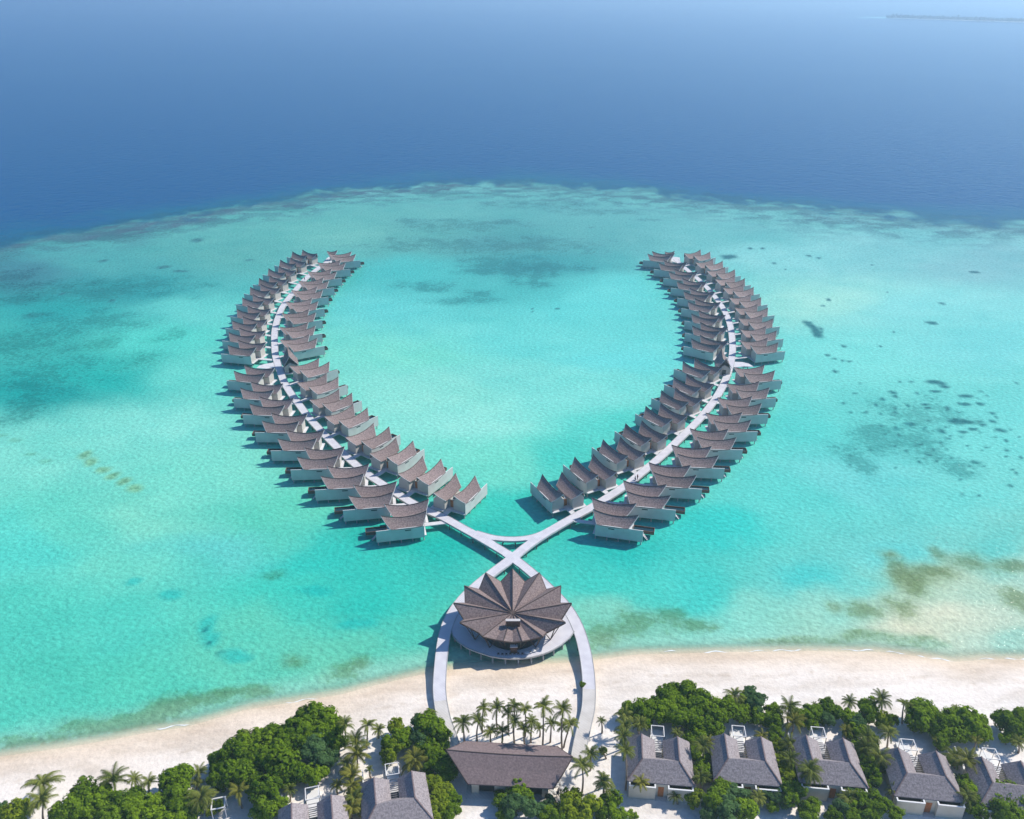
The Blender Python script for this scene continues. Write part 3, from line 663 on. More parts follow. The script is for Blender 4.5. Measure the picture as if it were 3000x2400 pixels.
def place_villa(px, py, deg, s, path, label):
    a = R(deg); tip = P(px, py, TIP); ca, sa = math.cos(a), math.sin(a)
    ox = tip.x - 10.7 * ca; oy = tip.y - 10.7 * sa
    src = VP if s == 1 else VM
    o = src if not used[s] else copy_tree(src); used[s] = True
    o.location = (ox, oy, 0); o.rotation_euler = (0, 0, a)
    tag(o, label, 'villa', 'over-water villas with twin curved roofs')
    g = Vector((ox - (-.7) * 0 + ca * (-.7) - sa * 2.05 * s, oy + sa * (-.7) + ca * 2.05 * s))
    best = None
    for dd in (0, 12, -12, 24, -24, 38, -38):
        d = -Vector((math.cos(a + R(dd)), math.sin(a + R(dd)))); h = path_hit(path, g, d)
        if h and h < 13: best = (d, h); break
    if best is None:
        q = min(path, key=lambda p: (p - g).length); best = ((q - g).normalized(), (q - g).length)
    d, h = best; hl = max(h - W / 2 + .25, .6)
    villas.append((o, g, d, hl, a))
def series(pts, d0, d1, s, path, fmt):
    n = len(pts)
    for i, (x, y) in enumerate(pts):
        place_villa(x, y, d0 + (d1 - d0) * i / (n - 1), s, path, fmt % ordinal(n - i))
OL_ = leftP[:crossL]; OR_ = rightP[:crossR]
series([(685, 1087), (704, 1137), (731, 1183), (767, 1233), (813, 1285), (870, 1339), (940, 1395.5), (1021, 1453), (1116, 1512)], 169, 192, -1, OL_,
    'grey-walled villa, outer side of the left pier below the crescent, %s from the crossing')
series([(965, 1060), (991, 1104.5), (1031, 1151), (1076.5, 1195), (1140, 1250), (1210, 1292), (1292, 1345), (1392, 1394)], 39, 63, 1, OL_,
    'twin-roofed villa, inner side of the left pier below the crescent, %s from the crossing')
series([(857, 737), (821, 761), (787, 787), (759, 815), (733, 841), (710, 872), (694, 906), (680, 939), (670, 974), (667, 1011)], 141, 168, -1, OL_,
    'villa on the outer side of the far left arc, %s up from the crescent')
series([(1042, 745), (1012, 770), (986, 796), (963, 823), (945.5, 850), (932, 883), (925, 916), (923.5, 955), (929, 991)], 19, 30, 1, OL_,
    'villa on the inner side of the far left arc, %s up from the pavilion')
series([(2270, 1086), (2254, 1136), (2231, 1182), (2200, 1231), (2157, 1282), (2105, 1335), (2040, 1393), (1965, 1452), (1871, 1510)], 11, -14, 1, OR_,
    'grey-walled villa, outer side of the right pier below the crescent, %s from the crossing')
series([(2001, 1059), (1974, 1104.5), (1938, 1144), (1892, 1190), (1833, 1241), (1767, 1288), (1684, 1339), (1589, 1390)], 134, 117, -1, OR_,
    'twin-roofed villa, inner side of the right pier below the crescent, %s from the crossing')
series([(2080, 738), (2117, 765), (2153, 790), (2182, 816), (2208, 841.5), (2230, 871.6), (2250, 902), (2265, 934), (2275.5, 969), (2280, 1004)], 34, 15, 1, OR_,
    'villa on the outer side of the far right arc, %s up from the crescent')
series([(1897.5, 744), (1930, 770.7), (1959, 796), (1982, 824), (2002, 853), (2014.6, 883), (2025, 919), (2027.4, 954), (2025, 992)], 161, 146, -1, OR_,
    'villa on the inner side of the far right arc, %s up from the pavilion')
for o, g, d, hl, a in villas:
    mb = MB(); mb.strip([(g.x, g.y), (g.x + d.x * hl, g.y + d.y * hl)], 1.5, 1.55, 1.78); w = mb.build('walkway', M['deck_pale'], o)
    w.matrix_parent_inverse = Matrix.Translation(Vector(o.location)) .to_4x4() @ Matrix.Rotation(a, 4, 'Z')
    w.matrix_parent_inverse = w.matrix_parent_inverse.inverted()

# small pavilions: at the crescents and at the far tips
def pavilion(px, py, deg, L_, wf, wb, label, tipz=8.4, zr=6.6, name='pavilion'):
    p = P(px, py, tipz); a = R(deg); o = empty(name, (p.x - math.cos(a) * (L_ - .8), p.y - math.sin(a) * (L_ - .8), 0), a)
    tag(o, label, 'pavilion')
    r = roof_parts(o, 0, wf, wb, -.8, L_ - .8, zr=zr, ze=4.3, tip=tipz - zr, e0=1.0, e1=2.0)
    gable_room(o, .4, L_ - 3.0, -wf + .4, wb - .4, 0, 1, zw=4.25, zr=5.6)
    mb = MB(); mb.box(-.6, L_ - 2, -wf, wb, 1.50, 1.69); mb.build('deck', M['deck_pale'], o)
    mb = MB(); mb.box(.34, .395, -.7, .7, 1.75, 3.7); mb.build('door', M['dark'], o)
    for x in (0, L_ - 2.6):
        for y in (-wf + .4, wb - .4):
            q = link('pile', pile_mesh('v', .15, -2.6, 1.49, M['pile']), o); q.location = (x, y, 0)
pavilion(841, 1017, 108, 9.5, 3.2, 2.6, 'peaked grey pavilion beside the crescent platform of the left villa ring', 8.9)
pavilion(2114, 1022, 88, 9.5, 2.8, 2.8, 'peaked grey pavilion beside the crescent platform of the right villa ring', 8.9)
pavilion(cA(1675, 150)[0], cA(1675, 145)[1], 15, 5.5, 1.8, 1.6, 'small brown-roofed hut at the far tip of the left villa ring', 6.9, 6.2, 'hut')
pavilion(cF(545, 155)[0], cF(545, 155)[1], 15, 5.5, 1.8, 1.6, 'small brown-roofed hut at the far tip of the right villa ring', 6.9, 6.2, 'hut')

# ------------------------------------------------------------------ round restaurant
ZA = 6.8
apex = P(1502, 1796, ZA); rest = empty('restaurant', (apex.x, apex.y, 0)); tag(rest, 'round restaurant with a folded star-shaped shingle roof on the round deck', 'restaurant')
tipsR = [13.3, 13.5, 13.4, 13.2, 12.2, 9.7, 8.3]; tipsZ = [2.1, 2.0, 1.6, 1.5, 1.0, -.35, -.9]
valR = [11.7, 11.7, 11.5, 10.8, 8.9, 8.0, 7.7]; valZ = [-.1, -.3, -.5, -.7, -1.15, -1.35, -1.5]
ring = []
for k in range(13):
    j = k if k <= 6 else 13 - k
    th = R(k * 360 / 13); ring.append((math.sin(th) * tipsR[j], math.cos(th) * tipsR[j], ZA + tipsZ[j]))
    jj = k if k <= 6 else 12 - k
    th = R((k + .5) * 360 / 13); ring.append((math.sin(th) * valR[jj], math.cos(th) * valR[jj], ZA + valZ[jj]))
mb = MB(); n = 26; top = [(0, 0, ZA)] + ring; bot = [(x * .985, y * .985, z - .28) for x, y, z in top]
vs = top + bot; fs = []
for i in range(n):
    a, b = 1 + i, 1 + (i + 1) % n
    fs += [(0, b, a), (27, 27 + a, 27 + b), (a, b, 27 + b, 27 + a)]
mb.add(vs, fs); rr = mb.build('roof', M['shingle'], rest)
for k in range(13):
    mb = MB(); mb.bar((0, 0, ZA + .03), (ring[2 * k][0], ring[2 * k][1], ring[2 * k][2] + .03), .16, .12); mb.build('ridge_cap', M['trim_dark'], rr)
mb = MB()
for i in range(n):
    a, b = ring[i], ring[(i + 1) % n]; mb.bar((a[0], a[1], a[2] - .16), (b[0], b[1], b[2] - .16), .14, .34)
mb.build('fascia', M['trim_dark'], rr)
mb = MB(); mb.box(-1.5, 1.6, -3.9, -3.2, 5.4, 7.75); ch = mb.build('chimney', M['timber'], rest)
mb = MB(); mb.box(-1.53, 1.63, -3.93, -3.17, 7.755, 7.82); mb.build('cap', M['fascia'], ch)
mb = MB()
for k in range(24):
    a, b = R(k * 15), R(k * 15 + 15); r = 6.6
    mb.add([(math.cos(a) * r, math.sin(a) * r, 2.01), (math.cos(b) * r, math.sin(b) * r, 2.01), (math.cos(b) * r, math.sin(b) * r, 5.2), (math.cos(a) * r, math.sin(a) * r, 5.2)], [(0, 1, 2, 3)])
mb.build('glass_wall', M['dark'], rest)
for k in range(13):
    j = k if k <= 6 else 13 - k; th = R(k * 360 / 13); f = Vector((math.sin(th), math.cos(th), 0)) * min(tipsR[j] * .78, 8.9); f.z = 2.0
    mb = MB()
    for d in (-.5, .5):
        th2 = R((k + d * .95) * 360 / 13); jj = (k if d > 0 else k - 1) % 13; jj = jj if jj <= 6 else 12 - jj
        mb.bar(f, Vector((math.sin(th2) * valR[jj] * .93, math.cos(th2) * valR[jj] * .93, ZA + valZ[jj] - .35)), .17)
    mb.bar(f, Vector((math.sin(th) * tipsR[j] * .93, math.cos(th) * tipsR[j] * .93, ZA + tipsZ[j] * .93 - .35)), .17)
    mb.build('strut', M['trim_dark'], rest)
# its deck
dpx = [cR(440, 890), cR(455, 945), cR(500, 1000), cR(600, 1070), cR(700, 1112), cR(850, 1160), cR(970, 1180), cR(1100, 1188), cR(1200, 1182), cR(1300, 1168), cR(1400, 1140), cR(1480, 1110), cR(1600, 1042), cR(1690, 965), cR(1735, 900),
    (1700, 1850), (1681, 1811), (1656, 1772), (1617, 1731), (1580, 1722), (1500, 1718), (1420, 1722), (1378, 1731), (1345, 1767), (1320, 1806), (1306, 1850)]
dk = empty('round_deck', (0, 0, 0)); tag(dk, 'pale round deck on stilts carrying the star-roofed restaurant', 'deck')
poly = [P(x, y, DZ).xy[:] for x, y in dpx]
mb = MB(); mb.prism(poly, DZ - .28, DZ - .012); mb.build('deck', M['deck'], dk)
front = [Vector(p) for p in poly[:15]]
mb = MB(); mb.strip([(p.x, p.y) for p in front], .22, DZ - .009, DZ + .12); mb.build('edge_beam', M['pile'], dk)
cl = cumlen(front)
for k in range(12):
    d = cl[-1] * (k + .5) / 12; i = max(j for j in range(len(cl)) if cl[j] <= d); p = front[i].lerp(front[min(i + 1, len(front) - 1)], (d - cl[i]) / max(cl[min(i + 1, len(cl) - 1)] - cl[i], .01))
    c = Vector((apex.x, apex.y)); p = c + (p - c) * .965
    o = link('pile', pile_mesh('d', .2, -2.6, DZ - .30, M['pile']), dk); o.location = (p.x, p.y, 0)
for q in ((-6, 6), (6, 6), (-9, 0), (9, 0), (-4, -4), (4, -4), (0, 8)):
    o = link('pile', pile_mesh('d', .2, -2.6, DZ - .30, M['pile']), dk); o.location = (apex.x + q[0], apex.y + q[1], 0)
p = P(*cR(1097, 1115), DZ); k = empty('cabinet', (p.x, p.y, DZ)); tag(k, 'brown timber host stand on the front of the round deck', 'cabinet')
mb = MB(); mb.box(-.75, .75, -.4, .4, 0, 1.6); c = mb.build('body', M['timber'], k); mb = MB(); mb.box(-.82, .82, -.47, .47, 1.605, 1.72); mb.build('top', M['white'], k)
def lounger(p, rz, label, z):
    o = empty('sun_lounger', (p.x, p.y, z), rz); tag(o, label, 'sun lounger')
    mb = MB(); mb.box(-.95, .5, -.32, .32, .22, .34); mb.build('seat', M['fabric'], o)
    mb = MB(); mb.add([(.5, -.32, .22), (.5, .32, .22), (1.1, .32, .72), (1.1, -.32, .72), (.5, -.32, .34), (.5, .32, .34), (1.04, .32, .80), (1.04, -.32, .80)],
        [(0, 1, 2, 3), (7, 6, 5, 4), (0, 3, 7, 4), (1, 5, 6, 2), (2, 6, 7, 3), (0, 4, 5, 1)]); mb.build('backrest', M['fabric'], o)
    for x in (-.8, .4):
        for y in (-.26, .26): mb = MB(); mb.box(x - .03, x + .03, y - .03, y + .03, 0, .219); mb.build('leg', M['trim_dark'], o)
    return o
lounger(P(*cR(1258, 1128), DZ), R(20), 'left white lounger on the front edge of the round deck', DZ)
lounger(P(*cR(1305, 1112), DZ), R(15), 'right white lounger on the front edge of the round deck', DZ)
for i, x in enumerate(range(935, 1200, 42)):
    p = P(*cR(x, 1146 + 4 * math.sin(i)), DZ); o = empty('stool', (p.x, p.y, DZ)); tag(o, 'small dark stool on the front rim of the round deck, %s from the left' % ordinal(i + 1), 'stool', 'stools on the rim of the round deck')
    mb = MB(); mb.box(-.22, .22, -.2, .2, .38, .46); mb.build('seat', M['trim_dark'], o)
    for a, b in ((-1, -1), (1, -1), (1, 1), (-1, 1)): mb = MB(); mb.box(a * .17 - .02, a * .17 + .02, b * .15 - .02, b * .15 + .02, 0, .379); mb.build('leg', M['trim_dark'], o)

# ------------------------------------------------------------------ reception hall
G0 = 1.25
pa = P(*cM(390, 778), 7.2); pb = P(*cM(1725, 852), 7.2); mid = (pa + pb) / 2; LR = (pb - pa).length; ang = math.atan2(pb.y - pa.y, pb.x - pa.x)
rec = empty('reception_hall', (mid.x, mid.y, G0), ang); tag(rec, 'long reception hall with wide brown shingle roof and cream walls', 'reception hall')
h = LR / 2
def gz(x, y): return [x, y, 0]
eh = h - 3.9; z_r = 7.2 - G0; z_e = 3.35
g = []
for i in range(13):
    u = i / 12 * 2 - 1; row = []
    for t in (-1, -.5, 0, .5, 1):
        a = abs(t); xx = u * (h * (1 - a) + (eh if t < 0 else eh + 1.0) * a) + (.45 * a if t < 0 else -.1)
        zz = (z_r - .35 * (1 - u * u)) * (1 - a) + z_e * a - .10 * math.sin(math.pi * a)
        row.append((xx, (t * 4.9 if t < 0 else t * 4.6), zz))
    g.append(row)
mb = MB(); mb.shell(g, .2); rf = mb.build('roof', M['shingle_dark'], rec)
mb = MB(); mb.tube([(p[0], p[1], p[2] + .02) for p in [r_[2] for r_ in g]], .09, 6); mb.build('ridge_cap', M['trim_dark'], rf)
for row in (g[0], g[-1]):
    mb = MB(); mb.bent([(a[0], a[1], a[2] - .1) for a in row], .12, .3); mb.build('fascia', M['trim_dark'], rf)
# walls with two wide doorways towards the camera
mb = MB(); yw = -4.1; xa, xb = -eh + 1.0, eh - .4
d1 = (xa + 1.3, xa + 4.1); d2 = (xb - 4.0, xb - 1.1)
for x0, x1 in ((xa, d1[0]), (d1[1], d2[0]), (d2[1], xb)): mb.box(x0, x1, yw, yw + .25, 0, 3.2)
mb.box(xa, xa + .25, yw + .251, 3.9, 0, 3.2); mb.box(xb - .25, xb, yw + .251, 3.9, 0, 3.2); mb.box(xa + .251, xb - .251, 3.65, 3.9, 0, 3.2)
for x0, x1 in (d1, d2): mb.box(x0, x1, yw, yw + .25, 2.75, 3.2)
mb.build('wall', M['wall_cream'], rec)
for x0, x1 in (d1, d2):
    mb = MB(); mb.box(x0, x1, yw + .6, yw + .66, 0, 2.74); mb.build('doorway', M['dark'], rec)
mb = MB(); mb.box(xa - 1, xb + 1, yw - 1.2, 4.6, -.05, .06); mb.build('floor', M['deck_worn'], rec)
mb = MB()
for x in (-h + 3, h - 3):
    mb.bar((x, 0, 0), (x, 0, z_r - .4), .3)
mb.build('ridge_post', M['trim_dark'], rec)
# rocks beside the hall
def rock(p, r, label):
    rr_ = random.Random(int(p.x * 100)); b = MB(); n = 7; vs = [(0, 0, r * .6)]
    for lv, (rd, z) in enumerate(((.62, .48), (1, .1), (.95, -.2))):
        for k in range(n): a = 2 * math.pi * k / n + lv; q = r * rd * rr_.uniform(.8, 1.15); vs.append((math.cos(a) * q, math.sin(a) * q * .8, r * z * rr_.uniform(.8, 1.2)))
    fs = [(0, 1 + k, 1 + (k + 1) % n) for k in range(n)]
    for l in range(2): fs += [(1 + l * n + k, 1 + (l + 1) * n + k, 1 + (l + 1) * n + (k + 1) % n, 1 + l * n + (k + 1) % n) for k in range(n)]
    b.add(vs, fs); o = b.build('rock', M['rock']); o.location = p; tag(o, label, 'rock', 'pale rocks by the reception hall')
M['rock'] = mat('pale_rock', (.42, .41, .40), (.58, .57, .56), 3, bump=.1)
for i, (x, y, r) in enumerate(sorted(((1470, 1180, .7), (1500, 1215, .6), (1540, 1150, .8), (1590, 1140, .7), (1600, 1190, .6), (1470, 1240, .6), (1420, 1270, .6), (1530, 1240, .5)))):
    rock(P(*cM(x, y), G0), r, 'pale grey rock at the right end of the reception hall, %s from the left' % ordinal(i + 1))

# ------------------------------------------------------------------ beach villas
def make_house(s=1):
    t = empty('beach_villa', (0, 0, 0))
    Wd, Yf, Yr, Yb, zr, ze = 6.0, -5.6, -2.3, 4.4, 5.35, 3.15   # half width, front eave, cross ridge, back eave
    xr, xi = 3.3, .72            # wing ridge, slot half width
    zs = ze + .1
    v = {}
    vs = []
    def V(x, y, z): vs.append((x, y, z)); return len(vs) - 1
    FL, FR = V(-Wd, Yf, ze), V(Wd, Yf, ze)
    BL_, BR_ = V(-Wd + .25, Yb, ze), V(Wd - .25, Yb, ze)
    RLf, RRf = V(-xr, Yr, zr), V(xr, Yr, zr)
    RLb, RRb = V(-xr, Yb - 1.0, zr), V(xr, Yb - 1.0, zr)
    SLb, SRb = V(-xi, Yb - .25, zs), V(xi, Yb - .25, zs)
    SLf, SRf = V(-xi, Yr + 2.2, zs + .05), V(xi, Yr + 2.2, zs + .05)
    top = [(FL, FR, RRf, RLf), (FL, RLf, RLb, BL_), (FR, BR_, RRb, RRf), (RLf, SLf, SLb, RLb), (RRf, RRb, SRb, SRf), (RLf, RRf, SRf, SLf), (BL_, RLb, SLb), (BR_, SRb, RRb)]
    k = len(vs); allv = vs + [(x, y, z - .2) for x, y, z in vs]
    fs = list(top) + [tuple(i + k for i in f[::-1]) for f in top]
    loop = [FL, BL_, SLb, SLf, SRf, SRb, BR_, FR]
    for a, b in zip(loop, loop[1:] + loop[:1]): fs.append((a, b, b + k, a + k))
    mb = MB(); mb.add(allv, fs); rf = mb.build('roof', M['shingle_land'], t)
    for a, b in ((FL, RLf), (FR, RRf), (RLf, RLb), (RRf, RRb)):
        mb = MB(); mb.bar(Vector(vs[a]) + Vector((0, 0, .04)), Vector(vs[b]) + Vector((0, 0, .04)), .22, .12); mb.build('ridge_cap', M['shingle_dark'], rf)
    # walls: two front blocks with parapet courts, entrance between
    mb = MB(); mb.box(-5.3, -.75, -5.0, 3.6, 0, 3.0); mb.box(.75, 5.3, -5.0, 3.6, 0, 3.0); mb.box(-.749, .749, -5.65, -1.0, 0, 2.95); mb.box(-.945, -.75, -5.65, -5.001, 0, 2.95); mb.box(.75, 1.195, -5.65, -5.001, 0, 2.95)
    mb.build('wall', M['wall_cream'], t)
    for x0, x1 in ((-5.6, -.95), (1.2, 5.6)):
        mb = MB(); yf = -6.5; mb.box(x0, x1, yf, yf + .2, 0, 2.95); mb.box(x0, x0 + .2, yf + .201, -5.0, 0, 2.95); mb.box(x1 - .2, x1, yf + .201, -5.0, 0, 2.95)
        cw_ = mb.build('court_wall', M['wall_cream'], t)
        mb = MB(); mb.box(x0 - .03, x1 + .03, yf - .03, yf + .23, 2.954, 3.04); mb.box(x0 - .03, x0 + .23, yf + .231, -5.7, 2.954, 3.04); mb.box(x1 - .23, x1 + .03, yf + .231, -5.7, 2.954, 3.04); mb.build('coping', M['white'], cw_)
        mb = MB(); mb.box(x0 + .25, x1 - .25, -5.07, -5.005, .2, 2.7); mb.build('window', M['dark'], t)
    mb = MB(); mb.box(-.45, .55, -5.72, -5.655, .05, 2.4); mb.build('door', M['door'], t)
    mb = MB(); mb.box(-.9, 1.15, -6.7, -5.73, -.05, .05); mb.build('doorstep', M['deck_worn'], t)
    # slatted roof of the slot
    mb = MB()
    for i in range(9): y = Yr + 2.5 + i * .42; mb.box(-xi, xi, y, y + .12, 2.9, 3.0)
    mb.build('slat_roof', M['grey_timber'], t)
    mb = MB(); mb.box(-xi, xi, -.9, 3.6, 0, .6); mb.build('passage', M['dark'], t)  # near-black floor: the shadow in the slot is put into its colour
    # terrace and daybed frame
    mb = MB(); mb.box(-5.2, 5.2, 3.61, 6.6, -.1, .28); mb.build('terrace', M['deck_pale'], t)
    mb = MB(); mb.box(-1.2, 1.2, 6.61, 9.4, -.1, .45); mb.build('daybed_platform', M['white'], t)
    fr = empty('pergola', (0, 0, 0)); fr.parent = t
    for x in (-1.15, 1.15):
        for y in (5.4, 7.9): mb = MB(); mb.box(x - .05, x + .05, y - .05, y + .05, .3 if y < 6.6 else .46, 2.899); mb.build('post', M['trim_dark'] if y < 6 else M['white'], fr)
    mb = MB(); mb.box(-1.22, 1.22, 5.33, 5.46, 2.9, 3.02); mb.box(-1.22, 1.22, 7.84, 7.97, 2.9, 3.02); mb.box(-1.22, -1.09, 5.461, 7.839, 2.9, 3.02); mb.box(1.09, 1.22, 5.461, 7.839, 2.9, 3.02)
    mb.build('top_frame', M['white'], fr)
    mb = MB(); mb.box(-5.4, -5.2, 3.61, 9.0, 0, 1.5); mb.build('garden_wall', M['white'], t)
    mb = MB(); mb.box(2.6, 3.3, 5.0, 6.3, .285, .75); mb.build('bench', M['trim_dark'], t)
    return t
house = make_house(); first = True
houses = []
for (x, y, deg, lb) in ((1931, 2196, -6, 'beach villa just right of the right boardwalk leg, behind tall palms'), (2175, 2196, -6, 'second beach villa right of the boardwalk leg, lounge chair behind it'),
        (2415, 2200, -6, 'middle beach villa of the right row, its front left corner behind a palm'), (2686, 2238, -7, 'beach villa second from the right edge with clear cream court walls'), (2932, 2266, -8, 'beach villa cut by the right edge of the photo'),
        (1155, 2312, 12, 'beach villa left of the reception hall, nearer the camera edge'), (917, 2386, 14, 'leftmost beach villa, cut by the bottom edge below the big thicket')):
    o = house if first else copy_tree(house); first = False
    p = P(x, y, G0 + 3.2); a = R(deg)
    # the pixel is the middle of the slot: local (0, 2.2)
    o.location = (p.x + math.sin(a) * 2.0, p.y - math.cos(a) * 2.0, G0); o.rotation_euler = (0, 0, a)
    tag(o, 'shingle-roofed ' + lb, 'beach villa', 'beach villas in the row among the trees'); houses.append(o)

# ------------------------------------------------------------------ plants
def make_crown(seed, leafm, nc=95, nl=40, lr=.27, sy=1.0, leaf=.22):
    """uneven crown about 1 unit in radius and 0.9 high: many leaf clumps over and inside a lumpy form"""
    r_ = random.Random(seed); V_ = []; F_ = []
    lobes = [(Vector((r_.uniform(-.62, .62), r_.uniform(-.62, .62), r_.uniform(-.15, .45))), r_.uniform(.28, .60)) for _ in range(9)] + [(Vector((0, 0, 0)), .62)]
    cl_ = []
    while len(cl_) < nc:
        c, rr = r_.choice(lobes); d = Vector((r_.gauss(0, 1), r_.gauss(0, 1), r_.gauss(.25, 1))).normalized()
        p = c + d * rr * r_.uniform(.78, 1.05)
        if p.z < -.75 or any((p - c2).length < r2 * .72 for c2, r2 in lobes): continue
        cl_.append((p, d))
    for p, d in cl_:
        cr = lr * r_.choice((.45, .7, .9, 1.25))
        for _ in range(nl):
            o = Vector((r_.gauss(0, 1), r_.gauss(0, 1), r_.gauss(0, 1))).normalized()
            if o.dot(d) < -.4: o = -o
            q = p + o * cr * r_.uniform(.45, 1) ** .6
            nrm = (o + d * .5 + Vector((0, 0, .5)) + Vector((r_.uniform(-.5, .5), r_.uniform(-.5, .5), r_.uniform(-.5, .5)))).normalized()
            t = nrm.cross(Vector((r_.uniform(-1, 1), r_.uniform(-1, 1), r_.uniform(-1, 1)))).normalized(); b = nrm.cross(t)
            l = leaf * r_.uniform(.30, .55); w = l * .62; i = len(V_)
            V_ += [q - t * l, q - b * w, q + t * l, q + b * w]; F_.append((i, i + 1, i + 2, i + 3))
    # dim core of twigs and inner leaves so that gaps are not hollow
    for c, rr in lobes:
        for _ in range(60):
            o = Vector((r_.gauss(0, 1), r_.gauss(0, 1), r_.gauss(0, 1))).normalized(); q = c + o * rr * r_.uniform(.4, .8)
            t = o.cross(Vector((r_.uniform(-1, 1), r_.uniform(-1, 1), 1))).normalized(); b = o.cross(t); l = .15; i = len(V_)
            V_ += [q - t * l, q - b * l, q + t * l, q + b * l]; F_.append((i, i + 1, i + 2, i + 3))
    me = bpy.data.meshes.new('crown'); me.from_pydata([tuple(v) for v in V_], [], F_); me.materials.append(leafm); me.update(); return me
crowns = {'g': [make_crown(s, M['leaf']) for s in (1, 2, 3, 4, 5)], 'b': [make_crown(s, M['leaf_blue'], 150, 40, .22, leaf=.2) for s in (11, 12)], 'l': [make_crown(s, M['leaf_light']) for s in (21, 22)]}
def trunk_mesh(seed):
    r_ = random.Random(seed); b = MB()
    b.tube([(0, 0, -1.9), (.03, .02, -1.2), (.0, .05, -.5), (.05, 0, .1)], [.10, .085, .07, .04], 7)
    for k in range(5):
        a = r_.uniform(0, 6.28); l = r_.uniform(.35, .6)
        b.tube([(.0, .04, -.9 + .15 * k), (math.cos(a) * l * .5, math.sin(a) * l * .5, -.55 + .15 * k), (math.cos(a) * l, math.sin(a) * l, -.1 + .1 * k)], [.045, .03, .015], 5)
    return b.mesh('trunk', M['bark'], True)
trunks = [trunk_mesh(s) for s in (1, 2, 3)]
TREES = []
def tree(cf, x, y, r, kind='g'):
    px, py = cf(x, y); TREES.append((px, py, r, kind))
def plant_trees(area, lst, cf, s, cat='tree'):
    lst = sorted(lst, key=lambda q: q[0])
    nm = {'g': 'dense green', 'b': 'grey-green', 'l': 'light green'}
    cnt = {}
    for i, q in enumerate(lst):
        x, y, r = q[:3]; kd = q[3] if len(q) > 3 else 'g'; px, py = cf(x, y); rp = r * s
        p0 = P(px, py, G0 + 2.0); rm = rp / ppm(p0) * 1.12
        zc = G0 + rm * random.uniform(.95, 1.15); p = P(px, py, zc)
        cnt[kd] = cnt.get(kd, 0) + 1
        small = rm < 1.3
        o = empty('bush' if small else 'tree', (p.x, p.y, G0)); 
        tag(o, '%s %s %s, %s from the left' % (nm[kd], 'bush' if small else 'tree', area, ordinal(cnt[kd])), 'bush' if small else 'tree', 'trees ' + area)
        c = link('crown', crowns[kd][random.randrange(len(crowns[kd]))], o); c.location = (0, 0, zc - G0); c.rotation_euler = (0, 0, random.uniform(0, 6.28)); k = rm * random.uniform(.92, 1.08); c.scale = (k, k, k * random.uniform(.8, 1.0))
        t = link('trunk', random.choice(trunks), o); t.location = (0, 0, zc - G0); q_ = (zc - G0) / 1.85; t.scale = (rm * .9, rm * .9, q_)
plant_trees('in the bottom left thicket', [(820, 1150, 120), (960, 1190, 120), (1150, 1230, 120), (1290, 1200, 100), (700, 1290, 130), (600, 1360, 90), (900, 1320, 120), (1100, 1370, 120), (1300, 1320, 120), (1450, 1250, 110), (1720, 1000, 130), (1640, 1120, 130),
    (1760, 1210, 130), (1560, 1320, 120), (1700, 1350, 110), (1850, 1300, 90), (160, 1350, 110, 'l'), (30, 1290, 60, 'b'), (60, 1380, 90, 'l')], cJ, .3015)
plant_trees('beside the bottom left thicket', [(2100, 1260, 50), (2060, 1320, 40, 'l'), (2140, 1290, 30)], cJ, .3015)
plant_trees('in the big thicket on the left beach', [(980, 410, 90), (1100, 440, 130), (1190, 560, 140), (840, 470, 70), (700, 600, 120), (880, 620, 150), (550, 660, 120), (400, 730, 120), (250, 800, 130), (160, 860, 100), (300, 950, 140), (500, 900, 150),
    (700, 850, 160), (850, 950, 120), (1100, 740, 140, 'b'), (1200, 800, 100, 'b'), (1080, 950, 90), (600, 1090, 130), (650, 1250, 120), (480, 1040, 120), (1270, 650, 90), (560, 1330, 90), (1000, 560, 130), (160, 980, 110), (380, 600, 70), (1330, 500, 50), (760, 1000, 110)], cI, .3015)
plant_trees('right of the big left thicket', [(1850, 510, 75, 'l'), (1900, 610, 100), (1790, 740, 95, 'l'), (1830, 650, 90), (1960, 570, 50), (1410, 940, 60, 'l'), (1440, 1130, 70, 'l'), (1450, 1280, 70, 'l')], cI, .3015)
plant_trees('in the dark grove by the left boardwalk leg', [(120, 490, 80, 'b'), (230, 570, 140), (330, 610, 90), (130, 680, 110, 'b'), (300, 720, 90), (190, 800, 110), (390, 980, 110), (300, 950, 110), (390, 1060, 80), (20, 640, 60), (230, 1060, 60)], cM, .2783)
plant_trees('below the left end of the reception hall', [(250, 1150, 80, 'l'), (340, 1230, 100, 'l'), (420, 1300, 90), (300, 1340, 100, 'l'), (430, 1420, 80), (240, 1450, 100, 'l'), (130, 1470, 70, 'l'), (370, 1480, 80)], cM, .2783)
plant_trees('in the clump in front of the reception hall', [(950, 1240, 55), (1170, 1220, 100), (990, 1340, 80), (1090, 1390, 120, 'b'), (1290, 1390, 110, 'b'), (1200, 1310, 90), (1490, 1340, 80, 'b'), (1440, 1450, 90), (1720, 1300, 100, 'l'), (1640, 1400, 120, 'l'), (1850, 1390, 120, 'l'),
    (1780, 1480, 100, 'l'), (1570, 1450, 90), (1000, 1460, 80)], cM, .2783)
plant_trees('in the big thicket on the right beach', [(740, 150, 80), (860, 150, 90), (640, 220, 100), (900, 250, 120), (780, 260, 110), (560, 270, 60), (400, 330, 100), (500, 340, 100), (320, 370, 80), (640, 360, 100), (750, 370, 110), (880, 390, 120), (1000, 320, 110),
    (1100, 310, 90), (1020, 450, 110), (1150, 380, 100), (1250, 330, 110), (1370, 360, 90), (1130, 490, 90), (1000, 550, 80), (1140, 580, 55), (930, 490, 90), (430, 430, 80), (1030, 210, 60)], cG, .3015)
